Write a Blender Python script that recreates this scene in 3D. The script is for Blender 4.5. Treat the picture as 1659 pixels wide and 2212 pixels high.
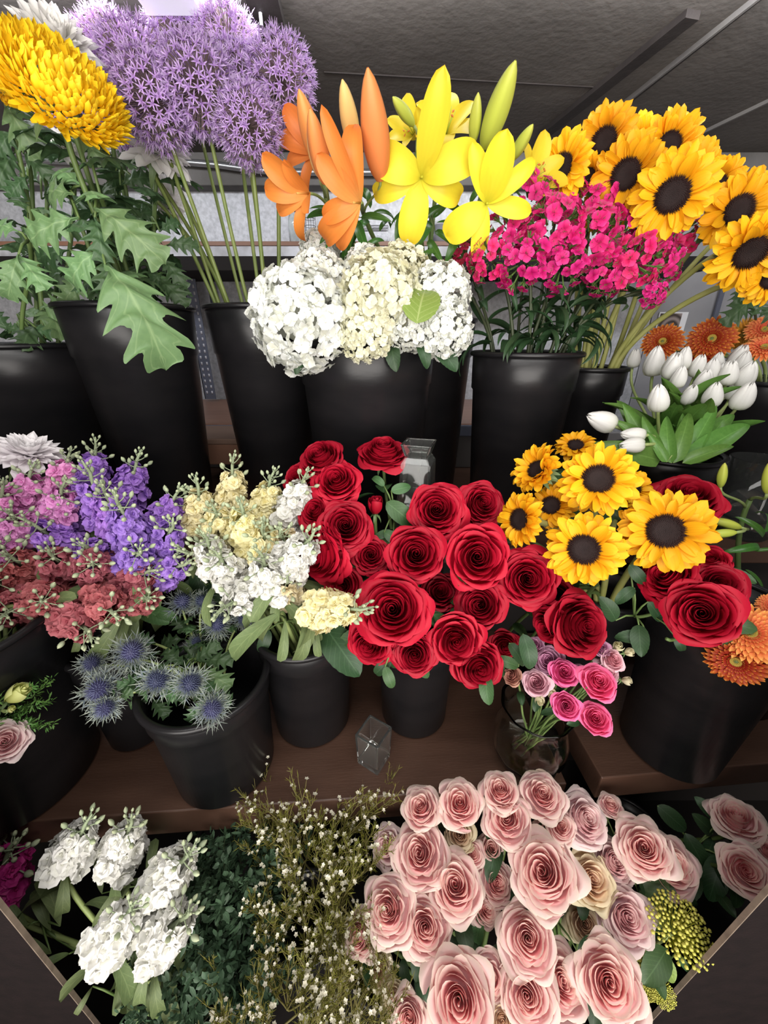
import bpy, math, random
import numpy as np
from mathutils import Vector, Matrix
PI = math.pi
for _o in list(bpy.data.objects): bpy.data.objects.remove(_o)
sc = bpy.context.scene
COL = sc.collection

# ------------------------------------------------------------------ camera, world, lights, exposure
FPX, CX, CY, CZ = 830.0, 829.5, 1106.0, 1.55
PITCH = math.radians(24.5)
CP, SP = math.cos(PITCH), math.sin(PITCH)
cam = bpy.data.cameras.new('camera'); camo = bpy.data.objects.new('camera', cam); COL.objects.link(camo)
camo.location = (0, 0, CZ); camo.rotation_euler = (PI/2 - PITCH, 0, 0)
cam.sensor_fit = 'VERTICAL'; cam.sensor_height = 24.0; cam.lens = 24.0 * FPX / 2212.0
cam.clip_start = 0.02
sc.camera = camo
sc.view_settings.view_transform = 'Standard'; sc.view_settings.look = 'None'
sc.view_settings.exposure = 0.12; sc.view_settings.gamma = 1.0; sc.view_settings.use_curve_mapping = False
sc.cycles.use_denoising = True
sc.cycles.max_bounces = 8; sc.cycles.transparent_max_bounces = 12
w = bpy.data.worlds.new('world'); sc.world = w; w.use_nodes = True
w.node_tree.nodes['Background'].inputs[0].default_value = (0.9, 0.93, 1.0, 1)
w.node_tree.nodes['Background'].inputs[1].default_value = 0.16

def area(name, loc, target, sx, sy, power, color=(1, 1, 1)):
    l = bpy.data.lights.new(name, 'AREA'); l.shape = 'RECTANGLE'; l.size = sx; l.size_y = sy
    l.energy = power; l.color = color
    o = bpy.data.objects.new(name, l); COL.objects.link(o); o.location = loc
    d = (Vector(target) - Vector(loc)).normalized()
    o.rotation_euler = d.to_track_quat('-Z', 'Y').to_euler()
    return o
area('ceiling_lamp_front', (0.05, 0.02, 2.03), (0.05, 0.62, 1.35), 1.3, 0.22, 9.5, (1.0, 0.98, 0.95))
area('aisle_fill', (0.0, -1.25, 1.30), (0.0, 0.6, 1.15), 2.2, 1.2, 62.0, (1.0, 0.95, 0.90))  # soft fill added behind the camera to brighten flowers and ceiling, not a window
area('ceiling_lamp_rear', (0.0, 0.92, 2.082), (0.0, 1.60, 1.40), 2.2, 0.12, 15.0, (0.95, 0.97, 1.0))

# ------------------------------------------------------------------ helpers
def ray(px, py):
    u = (px - CX) / FPX; v = (CY - py) / FPX
    return Vector((u, CP + v*SP, -SP + v*CP))
def at(px, py, d): return Vector((0, 0, CZ)) + ray(px, py) * d
def at_z(px, py, z):
    r = ray(px, py); return Vector((0, 0, CZ)) + r * ((z - CZ) / r.z)
def at_y(px, py, y):
    r = ray(px, py); return Vector((0, 0, CZ)) + r * (y / r.y)
def facing(P, a, b):
    c = (Vector((0, 0, CZ)) - P).normalized()
    R = (Vector((1, 0, 0)) - c*c.x).normalized(); U = c.cross(R)
    if U.z < 0: U = -U
    return (c + R*a + U*b).normalized()

def rx(a): c, s = math.cos(a), math.sin(a); return np.array([[1,0,0],[0,c,-s],[0,s,c]])
def ry(a): c, s = math.cos(a), math.sin(a); return np.array([[c,0,s],[0,1,0],[-s,0,c]])
def rz(a): c, s = math.cos(a), math.sin(a); return np.array([[c,-s,0],[s,c,0],[0,0,1]])
def align(n):                                    # matrix taking +Z to n
    n = np.array(n, float); n /= np.linalg.norm(n)
    h = np.array([0,0,1.]) if abs(n[2]) < .95 else np.array([0,1.,0])
    x = np.cross(h, n); x /= np.linalg.norm(x); y = np.cross(n, x)
    return np.column_stack([x, y, n])

_F = {}
def gridf(nu, nv):                               # faces of an (nu+1)x(nv+1) grid
    k = (nu, nv)
    if k not in _F:
        _F[k] = [(j*(nu+1)+i, j*(nu+1)+i+1, (j+1)*(nu+1)+i+1, (j+1)*(nu+1)+i) for j in range(nv) for i in range(nu)]
    return _F[k]

class MB:
    def __init__(s): s.v = []; s.n = 0; s.f = []; s.uv = []; s.fa = []; s.m = []
    def add(s, V, F, UV=None, fa=0.0, M=None, T=None, sc=1.0, mi=0):
        V = np.asarray(V, float) * sc
        if M is not None: V = V @ np.asarray(M).T
        if T is not None: V = V + np.asarray(T)
        if UV is None: UV = np.zeros((len(V), 2))
        s.v.append(V); s.uv.append(np.asarray(UV)); s.fa.append(np.full(len(V), fa) if np.isscalar(fa) else fa)
        n = s.n; s.f += [tuple(i + n for i in f) for f in F]; s.m += [mi]*len(F); s.n += len(V)
    def addmb(s, o, M=None, T=None, sc=1.0, fa=None):
        for_v = np.concatenate(o.v)
        s.add(for_v, o.f, np.concatenate(o.uv), np.concatenate(o.fa) if fa is None else fa, M, T, sc)
        s.m[-len(o.f):] = o.m
    def mesh(s, name, mats, smooth=True):
        me = bpy.data.meshes.new(name)
        V = np.concatenate(s.v)
        me.from_pydata(V.tolist(), [], s.f)
        for m in (mats if isinstance(mats, (list, tuple)) else [mats]): me.materials.append(m)
        uv = np.concatenate(s.uv); li = np.empty(len(me.loops), np.int32); me.loops.foreach_get('vertex_index', li)
        ul = me.uv_layers.new(name='UVMap'); ul.data.foreach_set('uv', uv[li].astype(np.float32).ravel())
        at_ = me.attributes.new('f', 'FLOAT', 'POINT'); at_.data.foreach_set('value', np.concatenate(s.fa).astype(np.float32))
        me.polygons.foreach_set('material_index', np.array(s.m, np.int32))
        if smooth: me.polygons.foreach_set('use_smooth', [True]*len(me.polygons))
        me.update(); return me

def petal(L, W, nu=4, nv=7, th0=0.0, th1=0.0, cup=0.0, a=.5, b=.4, basew=0.0, ruf=0.0, rf=3.0, ph=0.0, side=0.0, k=1.0, edge=None):
    t = np.linspace(0, 1, nv+1); s = np.linspace(-1, 1, nu+1)
    tm = a/(a+b); wmax = tm**a * (1-tm)**b
    w = (np.clip(t, 1e-6, 1)**a) * (np.clip(1-t, 1e-6, 1)**b) / wmax * W/2
    w = np.maximum(w, basew*W/2*(1-t))
    if edge is not None: w = w*edge(t)
    th = th0 + (th1-th0)*t**k
    dy = np.cos(th); dz = np.sin(th)
    y = np.concatenate([[0], np.cumsum((dy[1:]+dy[:-1])/2)])*L/nv; z = np.concatenate([[0], np.cumsum((dz[1:]+dz[:-1])/2)])*L/nv
    S, T = np.meshgrid(s, np.arange(nv+1))
    t2 = t[T]; bump = cup*w[T]*S**2 + ruf*W*np.sin(S*rf + t2*5 + ph)*t2*abs(S)
    X = S*w[T] + side*t2*t2*L; Y = y[T] - dz[T]*bump; Z = z[T] + dy[T]*bump
    return np.stack([X, Y, Z], -1).reshape(-1, 3), gridf(nu, nv), np.stack([S*.5+.5, t2], -1).reshape(-1, 2)

def tube(pts, radii, n=6, cap=True):
    P = [Vector(p) for p in pts]; V = []; F = []
    if not hasattr(radii, '__len__'): radii = [radii]*len(P)
    prev = None
    for i, p in enumerate(P):
        d = (P[min(i+1, len(P)-1)] - P[max(i-1, 0)])
        if d.length < 1e-9: d = Vector((0, 0, 1))
        d.normalize()
        if prev is None: x = d.orthogonal().normalized()
        else: x = (prev - d*prev.dot(d)); x = x.normalized() if x.length > 1e-6 else d.orthogonal().normalized()
        prev = x; y = d.cross(x)
        for k in range(n):
            a = 2*PI*k/n; V.append(p + (x*math.cos(a) + y*math.sin(a))*radii[i])
    for i in range(len(P)-1):
        for k in range(n): F.append((i*n+k, i*n+(k+1) % n, (i+1)*n+(k+1) % n, (i+1)*n+k))
    if cap: F += [tuple(range(n-1, -1, -1)), tuple((len(P)-1)*n+k for k in range(n))]
    UV = [(k/n, i/(len(P)-1)) for i in range(len(P)) for k in range(n)]
    return np.array([tuple(v) for v in V]), F, np.array(UV)
def bez(p0, p1, p2, p3, n=12):
    out = []
    for i in range(n+1):
        t = i/n; out.append(p0*(1-t)**3 + p1*3*t*(1-t)**2 + p2*3*t*t*(1-t) + p3*t**3)
    return out
def lathe(prof, n=48, close=False):
    V = []; F = []
    for r, z in prof:
        for k in range(n): a = 2*PI*k/n; V.append((r*math.cos(a), r*math.sin(a), z))
    for i in range(len(prof)-1):
        for k in range(n): F.append((i*n+k, i*n+(k+1) % n, (i+1)*n+(k+1) % n, (i+1)*n+k))
    UV = [(k/n, i/(len(prof)-1)) for i in range(len(prof)) for k in range(n)]
    return np.array(V), F, np.array(UV)
def blob(r, h, n=8, m=6, tipk=1.0):              # egg along +Z from 0 to h
    prof = []
    for i in range(m+1):
        t = i/m; prof.append((max(r*math.sin(PI*t**tipk)**.75, 1e-4), h*t))
    return lathe(prof, n)
def boxv(x0, x1, y0, y1, z0, z1):
    V = np.array([(x, y, z) for x in (x0, x1) for y in (y0, y1) for z in (z0, z1)])
    return V, [(0,1,3,2), (4,6,7,5), (0,4,5,1), (2,3,7,6), (0,2,6,4), (1,5,7,3)]

def put(name, me, parent=None, loc=None, M=None):
    o = bpy.data.objects.new(name, me); COL.objects.link(o)
    if parent: o.parent = parent
    if M is not None: o.matrix_local = M
    elif loc is not None: o.location = loc
    return o
def tag(o, label, cat, group=None, kind=None):
    if label: o['label'] = label
    if cat: o['category'] = cat
    if group: o['group'] = group
    if kind: o['kind'] = kind
    return o
def thing(name, loc, label, cat, group=None):
    o = bpy.data.objects.new(name, None); COL.objects.link(o); o.location = loc; o.empty_display_size = .02
    return tag(o, label, cat, group)
def struct(name, mb, m, smooth=False):
    o = put(name, mb.mesh(name, m, smooth)); o['kind'] = 'structure'; return o
def bevel(o, wd, seg=2):
    b = o.modifiers.new('bevel', 'BEVEL'); b.width = wd; b.segments = seg; b.limit_method = 'ANGLE'; return o
def mat_at(n, loc, roll=0.0, s=1.0):
    A = align(n) @ rz(roll); M = Matrix([[A[i][j]*s for j in range(3)] + [loc[i]] for i in range(3)] + [[0, 0, 0, 1]])
    return M

# ------------------------------------------------------------------ materials
def nt_new(name):
    m = bpy.data.materials.new(name); m.use_nodes = True; nt = m.node_tree
    return m, nt, nt.nodes['Principled BSDF'], nt.nodes['Material Output']
def mixc(nt, fac, a, b, mode='MIX'):
    n = nt.nodes.new('ShaderNodeMix'); n.data_type = 'RGBA'; n.blend_type = mode
    for sock, v in ((n.inputs[0], fac), (n.inputs[6], a), (n.inputs[7], b)):
        if hasattr(v, 'links') or hasattr(v, 'is_output'): nt.links.new(v, sock)
        elif isinstance(v, (int, float)): sock.default_value = v
        else: sock.default_value = (*v, 1)
    return n.outputs[2]
def math_(nt, op, a, b=0.0, clamp=False):
    n = nt.nodes.new('ShaderNodeMath'); n.operation = op; n.use_clamp = clamp
    for i, v in enumerate((a, b)):
        if isinstance(v, (int, float)): n.inputs[i].default_value = v
        else: nt.links.new(v, n.inputs[i])
    return n.outputs[0]
def noise(nt, scale, detail=2.0, coord='Object'):
    t = nt.nodes.new('ShaderNodeTexCoord'); n = nt.nodes.new('ShaderNodeTexNoise')
    n.inputs['Scale'].default_value = scale; n.inputs['Detail'].default_value = detail
    nt.links.new(t.outputs[coord], n.inputs['Vector']); return n.outputs[0]
def vary(nt, col, hue=.01, val=.12):             # every copy a little different
    oi = nt.nodes.new('ShaderNodeObjectInfo'); h = nt.nodes.new('ShaderNodeHueSaturation')
    nt.links.new(math_(nt, 'ADD', math_(nt, 'MULTIPLY', oi.outputs['Random'], hue*2), .5-hue), h.inputs['Hue'])
    nt.links.new(math_(nt, 'ADD', math_(nt, 'MULTIPLY', oi.outputs['Random'], val*2), 1-val), h.inputs['Value'])
    nt.links.new(col, h.inputs['Color']); return h.outputs[0]
def petal_mat(name, c_in, c_out, c_tip=None, tk=3.0, ta=.6, trans=.25, rough=.55, hue=.008, val=.1, base=None, bk=4.0, streak=.0, sheen=0.0):
    """colour runs from c_in (heart of the bloom) to c_out (outer petals); petal tips c_tip, petal bases base"""
    m, nt, p, out = nt_new(name)
    at_ = nt.nodes.new('ShaderNodeAttribute'); at_.attribute_name = 'f'
    uv = nt.nodes.new('ShaderNodeUVMap'); sx = nt.nodes.new('ShaderNodeSeparateXYZ'); nt.links.new(uv.outputs[0], sx.inputs[0])
    c = mixc(nt, at_.outputs['Fac'], c_in, c_out)
    if c_tip: c = mixc(nt, math_(nt, 'MULTIPLY', math_(nt, 'POWER', sx.outputs[1], tk), ta), c, c_tip)
    if base: c = mixc(nt, math_(nt, 'POWER', math_(nt, 'SUBTRACT', 1.0, sx.outputs[1], True), bk), c, base)
    if streak:
        s = math_(nt, 'SINE', math_(nt, 'MULTIPLY', sx.outputs[0], 34.0))
        c = mixc(nt, math_(nt, 'MULTIPLY', math_(nt, 'ADD', s, 1.0), streak*.5), c, tuple(x*.55 for x in c_out))
    c = mixc(nt, math_(nt, 'MULTIPLY', noise(nt, 60), .22), c, tuple(min(1, x*.7) for x in c_out))
    c = vary(nt, c, hue, val)
    nt.links.new(c, p.inputs['Base Color']); p.inputs['Roughness'].default_value = rough
    p.inputs['Specular IOR Level'].default_value = .25
    if sheen: p.inputs['Sheen Weight'].default_value = sheen
    tr = nt.nodes.new('ShaderNodeBsdfTranslucent'); nt.links.new(c, tr.inputs[0])
    mx = nt.nodes.new('ShaderNodeMixShader'); mx.inputs[0].default_value = trans
    nt.links.new(p.outputs[0], mx.inputs[1]); nt.links.new(tr.outputs[0], mx.inputs[2]); nt.links.new(mx.outputs[0], out.inputs[0])
    return m
def leaf_mat(name, c1, c2, vein=None, rough=.45, nveins=9.0, va=.5, trans=.15, tooth=0.0):
    m, nt, p, out = nt_new(name)
    uv = nt.nodes.new('ShaderNodeUVMap'); sx = nt.nodes.new('ShaderNodeSeparateXYZ'); nt.links.new(uv.outputs[0], sx.inputs[0])
    s = math_(nt, 'ABSOLUTE', math_(nt, 'SUBTRACT', sx.outputs[0], .5))
    c = mixc(nt, noise(nt, 25, 3), c1, c2)
    vein = vein or tuple(min(1, x*1.7+.03) for x in c2)
    mid = math_(nt, 'SUBTRACT', 1.0, math_(nt, 'MULTIPLY', s, 26.0), True)
    sv = math_(nt, 'SINE', math_(nt, 'MULTIPLY', math_(nt, 'SUBTRACT', sx.outputs[1], math_(nt, 'MULTIPLY', s, .55)), nveins*6.283))
    sv = math_(nt, 'MULTIPLY', math_(nt, 'SUBTRACT', sv, .86, True), 5.0, True)
    v = math_(nt, 'MULTIPLY', math_(nt, 'MAXIMUM', mid, math_(nt, 'MULTIPLY', sv, .7)), va)
    c = mixc(nt, v, c, vein); c = vary(nt, c, .012, .18)
    nt.links.new(c, p.inputs['Base Color']); p.inputs['Roughness'].default_value = rough
    p.inputs['Specular IOR Level'].default_value = .35
    tr = nt.nodes.new('ShaderNodeBsdfTranslucent'); nt.links.new(c, tr.inputs[0])
    mx = nt.nodes.new('ShaderNodeMixShader'); mx.inputs[0].default_value = trans
    nt.links.new(p.outputs[0], mx.inputs[1]); nt.links.new(tr.outputs[0], mx.inputs[2]); nt.links.new(mx.outputs[0], out.inputs[0])
    return m
def plain(name, c1, c2=None, scale=8.0, rough=.6, metal=0.0, bump=0.0, spec=.4, detail=4.0, bscale=None, stretch=None):
    m, nt, p, out = nt_new(name)
    c2 = c2 or tuple(x*.8 for x in c1)
    t = nt.nodes.new('ShaderNodeTexCoord'); mp = nt.nodes.new('ShaderNodeMapping'); nt.links.new(t.outputs['Object'], mp.inputs[0])
    if stretch: mp.inputs['Scale'].default_value = stretch
    n = nt.nodes.new('ShaderNodeTexNoise'); n.inputs['Scale'].default_value = scale; n.inputs['Detail'].default_value = detail
    nt.links.new(mp.outputs[0], n.inputs['Vector'])
    rp = nt.nodes.new('ShaderNodeMapRange'); rp.inputs[1].default_value = .3; rp.inputs[2].default_value = .7; nt.links.new(n.outputs[0], rp.inputs[0])
    nt.links.new(mixc(nt, rp.outputs[0], c1, c2), p.inputs['Base Color'])
    p.inputs['Roughness'].default_value = rough; p.inputs['Metallic'].default_value = metal; p.inputs['Specular IOR Level'].default_value = spec
    if bump:
        b = nt.nodes.new('ShaderNodeBump'); b.inputs['Strength'].default_value = bump; b.inputs['Distance'].default_value = .004
        n2 = nt.nodes.new('ShaderNodeTexNoise'); n2.inputs['Scale'].default_value = bscale or scale*4; n2.inputs['Detail'].default_value = 5
        nt.links.new(mp.outputs[0], n2.inputs['Vector']); nt.links.new(n2.outputs[0], b.inputs['Height']); nt.links.new(b.outputs[0], p.inputs['Normal'])
    return m
def glass_mat(name, tint=(1, 1, 1), rough=0.0, tr=.985):
    m, nt, p, out = nt_new(name); p.inputs['Base Color'].default_value = (*tint, 1)
    p.inputs['Transmission Weight'].default_value = tr; p.inputs['Roughness'].default_value = rough; p.inputs['IOR'].default_value = 1.33
    return m
G = {}
G['rose_red'] = petal_mat('rose_red_petal', (.28,.002,.012), (.38,.003,.018), (.46,.008,.035), 6, .5, trans=.10, rough=.55, val=.18, hue=.0)
G['rose_pink'] = petal_mat('rose_pink_petal', (.95,.44,.47), (.94,.66,.66), (.90,.85,.70), 7, .8, trans=.45, val=.05, hue=0)
G['rose_blush'] = petal_mat('rose_blush_petal', (.92,.54,.58), (.90,.70,.73), (.90,.83,.74), 6, .7, trans=.45, val=.05, hue=0)
G['rose_cream'] = petal_mat('rose_cream_petal', (.88,.56,.46), (.84,.74,.52), (.76,.72,.46), 5, .6, trans=.35, hue=0)
G['spray_hot'] = petal_mat('spray_rose_hot_petal', (.75,.05,.20), (.86,.10,.30), (.95,.30,.5), 5, .6)
G['spray_pale'] = petal_mat('spray_rose_pale_petal', (.70,.22,.30), (.78,.45,.52), (.85,.65,.68), 5, .6)
G['spray_mauve'] = petal_mat('spray_rose_mauve_petal', (.50,.14,.32), (.66,.30,.48), (.75,.5,.62), 5, .6)
G['spray_dusty'] = petal_mat('spray_rose_dusty_petal', (.45,.12,.12), (.5,.24,.18), (.5,.3,.22), 5, .6)
G['bud_cream'] = petal_mat('bud_cream_petal', (.62,.56,.32), (.66,.62,.42), (.8,.75,.55), 3, .5)
G['sun'] = petal_mat('sunflower_petal', (.88,.38,.008), (.87,.45,.010), (.94,.54,.016), 3, .5, trans=.25, base=(.85,.30,.0), bk=3, streak=.14, hue=.006)
G['sun_disc'] = petal_mat('sunflower_disc', (.016,.012,.012), (.018,.005,.004), (.05,.012,.006), 2, .6, trans=0, rough=.8)
G['lily_y'] = petal_mat('yellow_lily_petal', (.84,.68,.04), (.86,.70,.045), (.85,.52,.02), 8, .7, trans=.3, base=(.55,.52,.03), bk=6, rough=.4, streak=.05)
G['lily_o'] = petal_mat('orange_lily_petal', (.76,.22,.04), (.78,.25,.06), (.70,.14,.02), 6, .6, trans=.3, base=(.75,.42,.12), bk=5, rough=.4, streak=.10)
G['lilybud_g'] = petal_mat('green_lily_bud', (.42,.50,.06), (.55,.60,.10), (.62,.60,.12), 3, .6, trans=.1, rough=.4, streak=.25)
G['lilybud_o'] = petal_mat('orange_lily_bud', (.85,.26,.06), (.88,.33,.10), (.80,.42,.12), 3, .5, trans=.15, rough=.4, streak=.25)
G['lilybud_p'] = petal_mat('peach_lily_bud', (.85,.50,.20), (.85,.52,.20), (.80,.62,.22), 3, .6, trans=.15, rough=.4, streak=.25)
G['stamen'] = plain('stamen', (.55,.16,.02), (.4,.1,.02))
G['allium'] = petal_mat('allium_floret', (.42,.20,.56), (.58,.34,.74), (.84,.68,.92), 1.5, .7, trans=.25, hue=.01)
G['allium_ped'] = plain('allium_pedicel', (.20,.17,.10), (.24,.14,.2))
G['hyd'] = petal_mat('hydrangea_floret', (.80,.81,.68), (.83,.85,.83), (.88,.89,.89), 2, .6, trans=.3, hue=.0, val=.03)
G['hyd_cream'] = petal_mat('hydrangea_cream_floret', (.78,.76,.50), (.81,.80,.63), (.87,.86,.75), 2, .6, trans=.3, hue=.0, val=.03)
G['dian'] = petal_mat('sweet_william_petal', (.62,.008,.12), (.70,.014,.18), (.84,.08,.32), 2, .5, trans=.2, base=(.40,.0,.06), bk=3, hue=.012, val=.1)
G['dian_red'] = petal_mat('sweet_william_red_petal', (.55,.015,.05), (.6,.02,.08), (.7,.05,.12), 2, .5, trans=.2)
G['stock_pink'] = petal_mat('stock_pink_petal', (.70,.22,.55), (.76,.28,.62), (.86,.48,.76), 2, .6, hue=.012)
G['stock_purple'] = petal_mat('stock_purple_petal', (.26,.11,.52), (.38,.19,.66), (.56,.34,.82), 2, .6, hue=.012)
G['stock_red'] = petal_mat('stock_rose_red_petal', (.36,.07,.09), (.44,.11,.13), (.56,.21,.22), 2, .6, hue=.01)
G['stock_yellow'] = petal_mat('stock_yellow_petal', (.84,.74,.34), (.88,.81,.48), (.91,.87,.62), 2, .6, hue=.006, val=.05)
G['stock_cream'] = petal_mat('stock_cream_petal', (.80,.68,.36), (.84,.74,.48), (.88,.80,.6), 2, .6, hue=.006, val=.05)
G['stock_white'] = petal_mat('stock_white_petal', (.74,.74,.64), (.80,.79,.76), (.87,.86,.85), 2, .6, hue=.0, val=.04)
G['stock_magenta'] = petal_mat('stock_magenta_petal', (.35,.01,.13), (.45,.02,.2), (.55,.05,.28), 2, .6)
G['mum_yellow'] = petal_mat('mum_yellow_petal', (.90,.56,.01), (.93,.62,.012), (.97,.72,.05), 2, .6, trans=.25)
G['mum_white'] = petal_mat('mum_white_petal', (.88,.86,.78), (.90,.88,.86), (.94,.93,.93), 2, .6, trans=.3, hue=0, val=.03)
G['mum_blush'] = petal_mat('mum_blush_petal', (.94,.92,.92), (.94,.88,.92), (.95,.93,.94), 2, .6, trans=.3, hue=0, val=.03)
G['ger'] = petal_mat('gerbera_petal', (.30,.02,.008), (.42,.045,.01), (.90,.42,.05), 9, .95, trans=.2)
G['ger_light'] = petal_mat('gerbera_light_petal', (.75,.13,.06), (.80,.20,.05), (.98,.58,.14), 6, .95, trans=.2)
G['ger_back'] = petal_mat('gerbera_back_petal', (.50,.22,.03), (.62,.30,.04), (.9,.5,.08), 6, .9, trans=.2)
G['ger_eye'] = petal_mat('gerbera_eye', (.50,.45,.08), (.60,.32,.06), (.7,.5,.1), 2, .6)
G['tulip'] = petal_mat('white_tulip_petal', (.86,.86,.82), (.86,.85,.83), (.9,.9,.88), 2, .5, trans=.25, base=(.62,.66,.42), bk=5, rough=.4, hue=0, val=.04, streak=.04)
G['thistle'] = petal_mat('thistle_cone', (.03,.032,.08), (.055,.062,.13), (.22,.26,.36), 1.5, .7, trans=.05, hue=.015, val=.2)
G['thistle_br'] = petal_mat('thistle_bract', (.10,.13,.20), (.17,.21,.16), (.48,.52,.44), 1.5, .7, trans=.08, val=.2)
G['wax'] = petal_mat('waxflower_petal', (.70,.66,.48), (.80,.76,.62), (.86,.83,.74), 1, .5, trans=.2)
G['vib'] = petal_mat('green_cluster_floret', (.50,.52,.05), (.62,.60,.10), (.72,.70,.2), 1, .6, trans=.15)
G['lis'] = petal_mat('green_yellow_petal', (.60,.62,.12), (.68,.68,.22), (.75,.75,.4), 2, .6, trans=.25)
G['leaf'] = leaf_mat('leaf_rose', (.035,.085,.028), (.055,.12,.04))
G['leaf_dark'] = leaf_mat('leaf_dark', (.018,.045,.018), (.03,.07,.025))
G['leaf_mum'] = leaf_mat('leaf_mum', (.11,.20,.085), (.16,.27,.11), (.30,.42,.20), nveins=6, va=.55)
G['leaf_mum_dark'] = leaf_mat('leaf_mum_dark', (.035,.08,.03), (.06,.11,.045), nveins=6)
G['leaf_lily'] = leaf_mat('leaf_lily', (.03,.10,.015), (.06,.16,.03), nveins=0, va=.5, rough=.3)
G['leaf_tulip'] = leaf_mat('leaf_tulip', (.07,.17,.03), (.13,.26,.055), nveins=0, va=.35, rough=.35)
G['leaf_stock'] = leaf_mat('leaf_stock', (.10,.15,.06), (.16,.20,.08), rough=.55, nveins=5, va=.4)
G['leaf_br'] = leaf_mat('leaf_bract', (.07,.14,.03), (.13,.21,.05), nveins=0)
G['leaf_hyd'] = leaf_mat('leaf_hydrangea', (.16,.26,.05), (.24,.34,.08), (.42,.5,.2), nveins=7, va=.8)
G['leaf_box'] = leaf_mat('leaf_box', (.035,.075,.04), (.07,.12,.065), nveins=0, rough=.5)
G['leaf_wax'] = leaf_mat('leaf_waxflower', (.12,.13,.015), (.18,.17,.025), nveins=0)
G['leaf_parsley'] = leaf_mat('leaf_feathery', (.06,.16,.03), (.12,.26,.06), nveins=0)
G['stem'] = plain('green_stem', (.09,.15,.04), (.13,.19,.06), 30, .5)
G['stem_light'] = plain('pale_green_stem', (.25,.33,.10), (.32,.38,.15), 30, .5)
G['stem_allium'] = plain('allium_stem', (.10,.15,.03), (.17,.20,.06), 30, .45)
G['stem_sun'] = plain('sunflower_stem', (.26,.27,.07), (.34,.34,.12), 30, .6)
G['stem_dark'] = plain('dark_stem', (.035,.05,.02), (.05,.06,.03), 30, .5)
G['stem_wax'] = plain('waxflower_stem', (.13,.12,.03), (.17,.14,.05), 30, .6)
G['bud_green'] = petal_mat('stock_bud', (.30,.36,.22), (.36,.42,.28), (.60,.62,.38), 3, .6, trans=.1)
G['sepal'] = leaf_mat('sepal', (.10,.16,.06), (.14,.2,.08), nveins=0)
# ------------------------------------------------------------------ flower heads (unit size, heart at origin, face towards +Z)
def rose_mb(seed, N=46, H=1.0, opened=1.0, nu=10, nv=8, ruff=1.0):
    R = random.Random(seed); mb = MB(); S, T = np.meshgrid(np.linspace(-1, 1, nu+1), np.linspace(0, 1, nv+1))
    ph0 = R.random()*6; ox, oy = R.uniform(-.05, .05), R.uniform(-.05, .05)
    for i in range(N):
        f = i/(N-1); th0 = ph0 + i*2.39996 + R.uniform(-.3, .3)
        rim = (.035 + .90*f**.88)*(1 if f < .7 else opened)*R.uniform(.95, 1.05)
        h = H*((.84 if ruff < 1.2 else .98-.10*f) + .10*math.sin(PI*min(1, f*1.6)))*(1 - .55*max(0, f-.40)/.60)*R.uniform(.97, 1.03)
        span = (.72 + .9*(1-f)**1.5)*R.uniform(.9, 1.15)
        hs = 1 - .16*abs(S)**2.4 - .10*np.clip(f-.3, 0, 1)*S**4 + .035*(1-abs(S))
        tt = np.clip(T*hs, 0, 1.05)
        spir = 1 + .16*S*(1-f*.8)
        lean = .55 - .42*f                                   # inner petals stay upright, outer ones lean out
        r = rim*(1-(1-np.clip(tt, 0, 1))**(2+1.2*(1-f)))**lean*spir
        z = h*tt**(1.0+.25*f)
        q = np.clip((tt-.74)/.26, 0, 1.2)
        curl = (.012 + .15*f**1.5)*R.uniform(.5, 1.4)
        r = r + curl*q**2; z = z - curl*(.5+.7*f)*q**2.4
        ru = R.uniform(0, 6); wob = ruff*(.010+.034*f)*np.sin(S*R.uniform(2.5, 5.5)+ru)*T**2
        fold = .05*f*np.exp(-((S-R.uniform(-.5, .5))/.25)**2)*T**3
        th = th0 + S*span*(.5+.5*np.minimum(1, T*1.8))
        r = r + wob + fold; z = z + wob*.7 - fold*.5 + R.uniform(-.015, .015)
        k = (1-f)
        V = np.stack([r*np.cos(th)+ox*k*T, r*np.sin(th)+oy*k*T, z], -1).reshape(-1, 3)
        mb.add(V, gridf(nu, nv), np.stack([S*.5+.5, T], -1).reshape(-1, 2), min(1, f*1.1)**1.3)
    return mb
def bud_rose_mb(seed, N=10):
    R = random.Random(seed); mb = MB(); nu, nv = 6, 8; S, T = np.meshgrid(np.linspace(-1, 1, nu+1), np.linspace(0, 1, nv+1))
    for i in range(N):
        f = i/(N-1); th = i*2.4 + S*(1.3-.4*f)
        r = (.08+.5*f)*np.sin(np.clip(T*(2.5-.4*f), 0, PI))**.7*(1+.15*S)+.08*f*T; z = (1.7-.25*f)*T*(1-.12*abs(S)**2)
        mb.add(np.stack([r*np.cos(th), r*np.sin(th), z], -1).reshape(-1, 3), gridf(nu, nv), np.stack([S*.5+.5, T], -1).reshape(-1, 2), f)
    return mb
def sepals_mb(n=5, L=.6, W=.22, th0=-.3, th1=-1.2, seed=0):
    mb = MB(); R = random.Random(seed)
    for i in range(n):
        V, F, UV = petal(L*R.uniform(.8, 1.2), W, 2, 6, th0, th1+R.uniform(-.4, .5), .2, .3, 1.0, .6)
        mb.add(V, F, UV, 0, rz(i*2*PI/n))
    V, F, UV = blob(.13, .26, 8, 5); mb.add(V, F, UV, 0, None, (0, 0, -.16)); return mb
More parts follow.
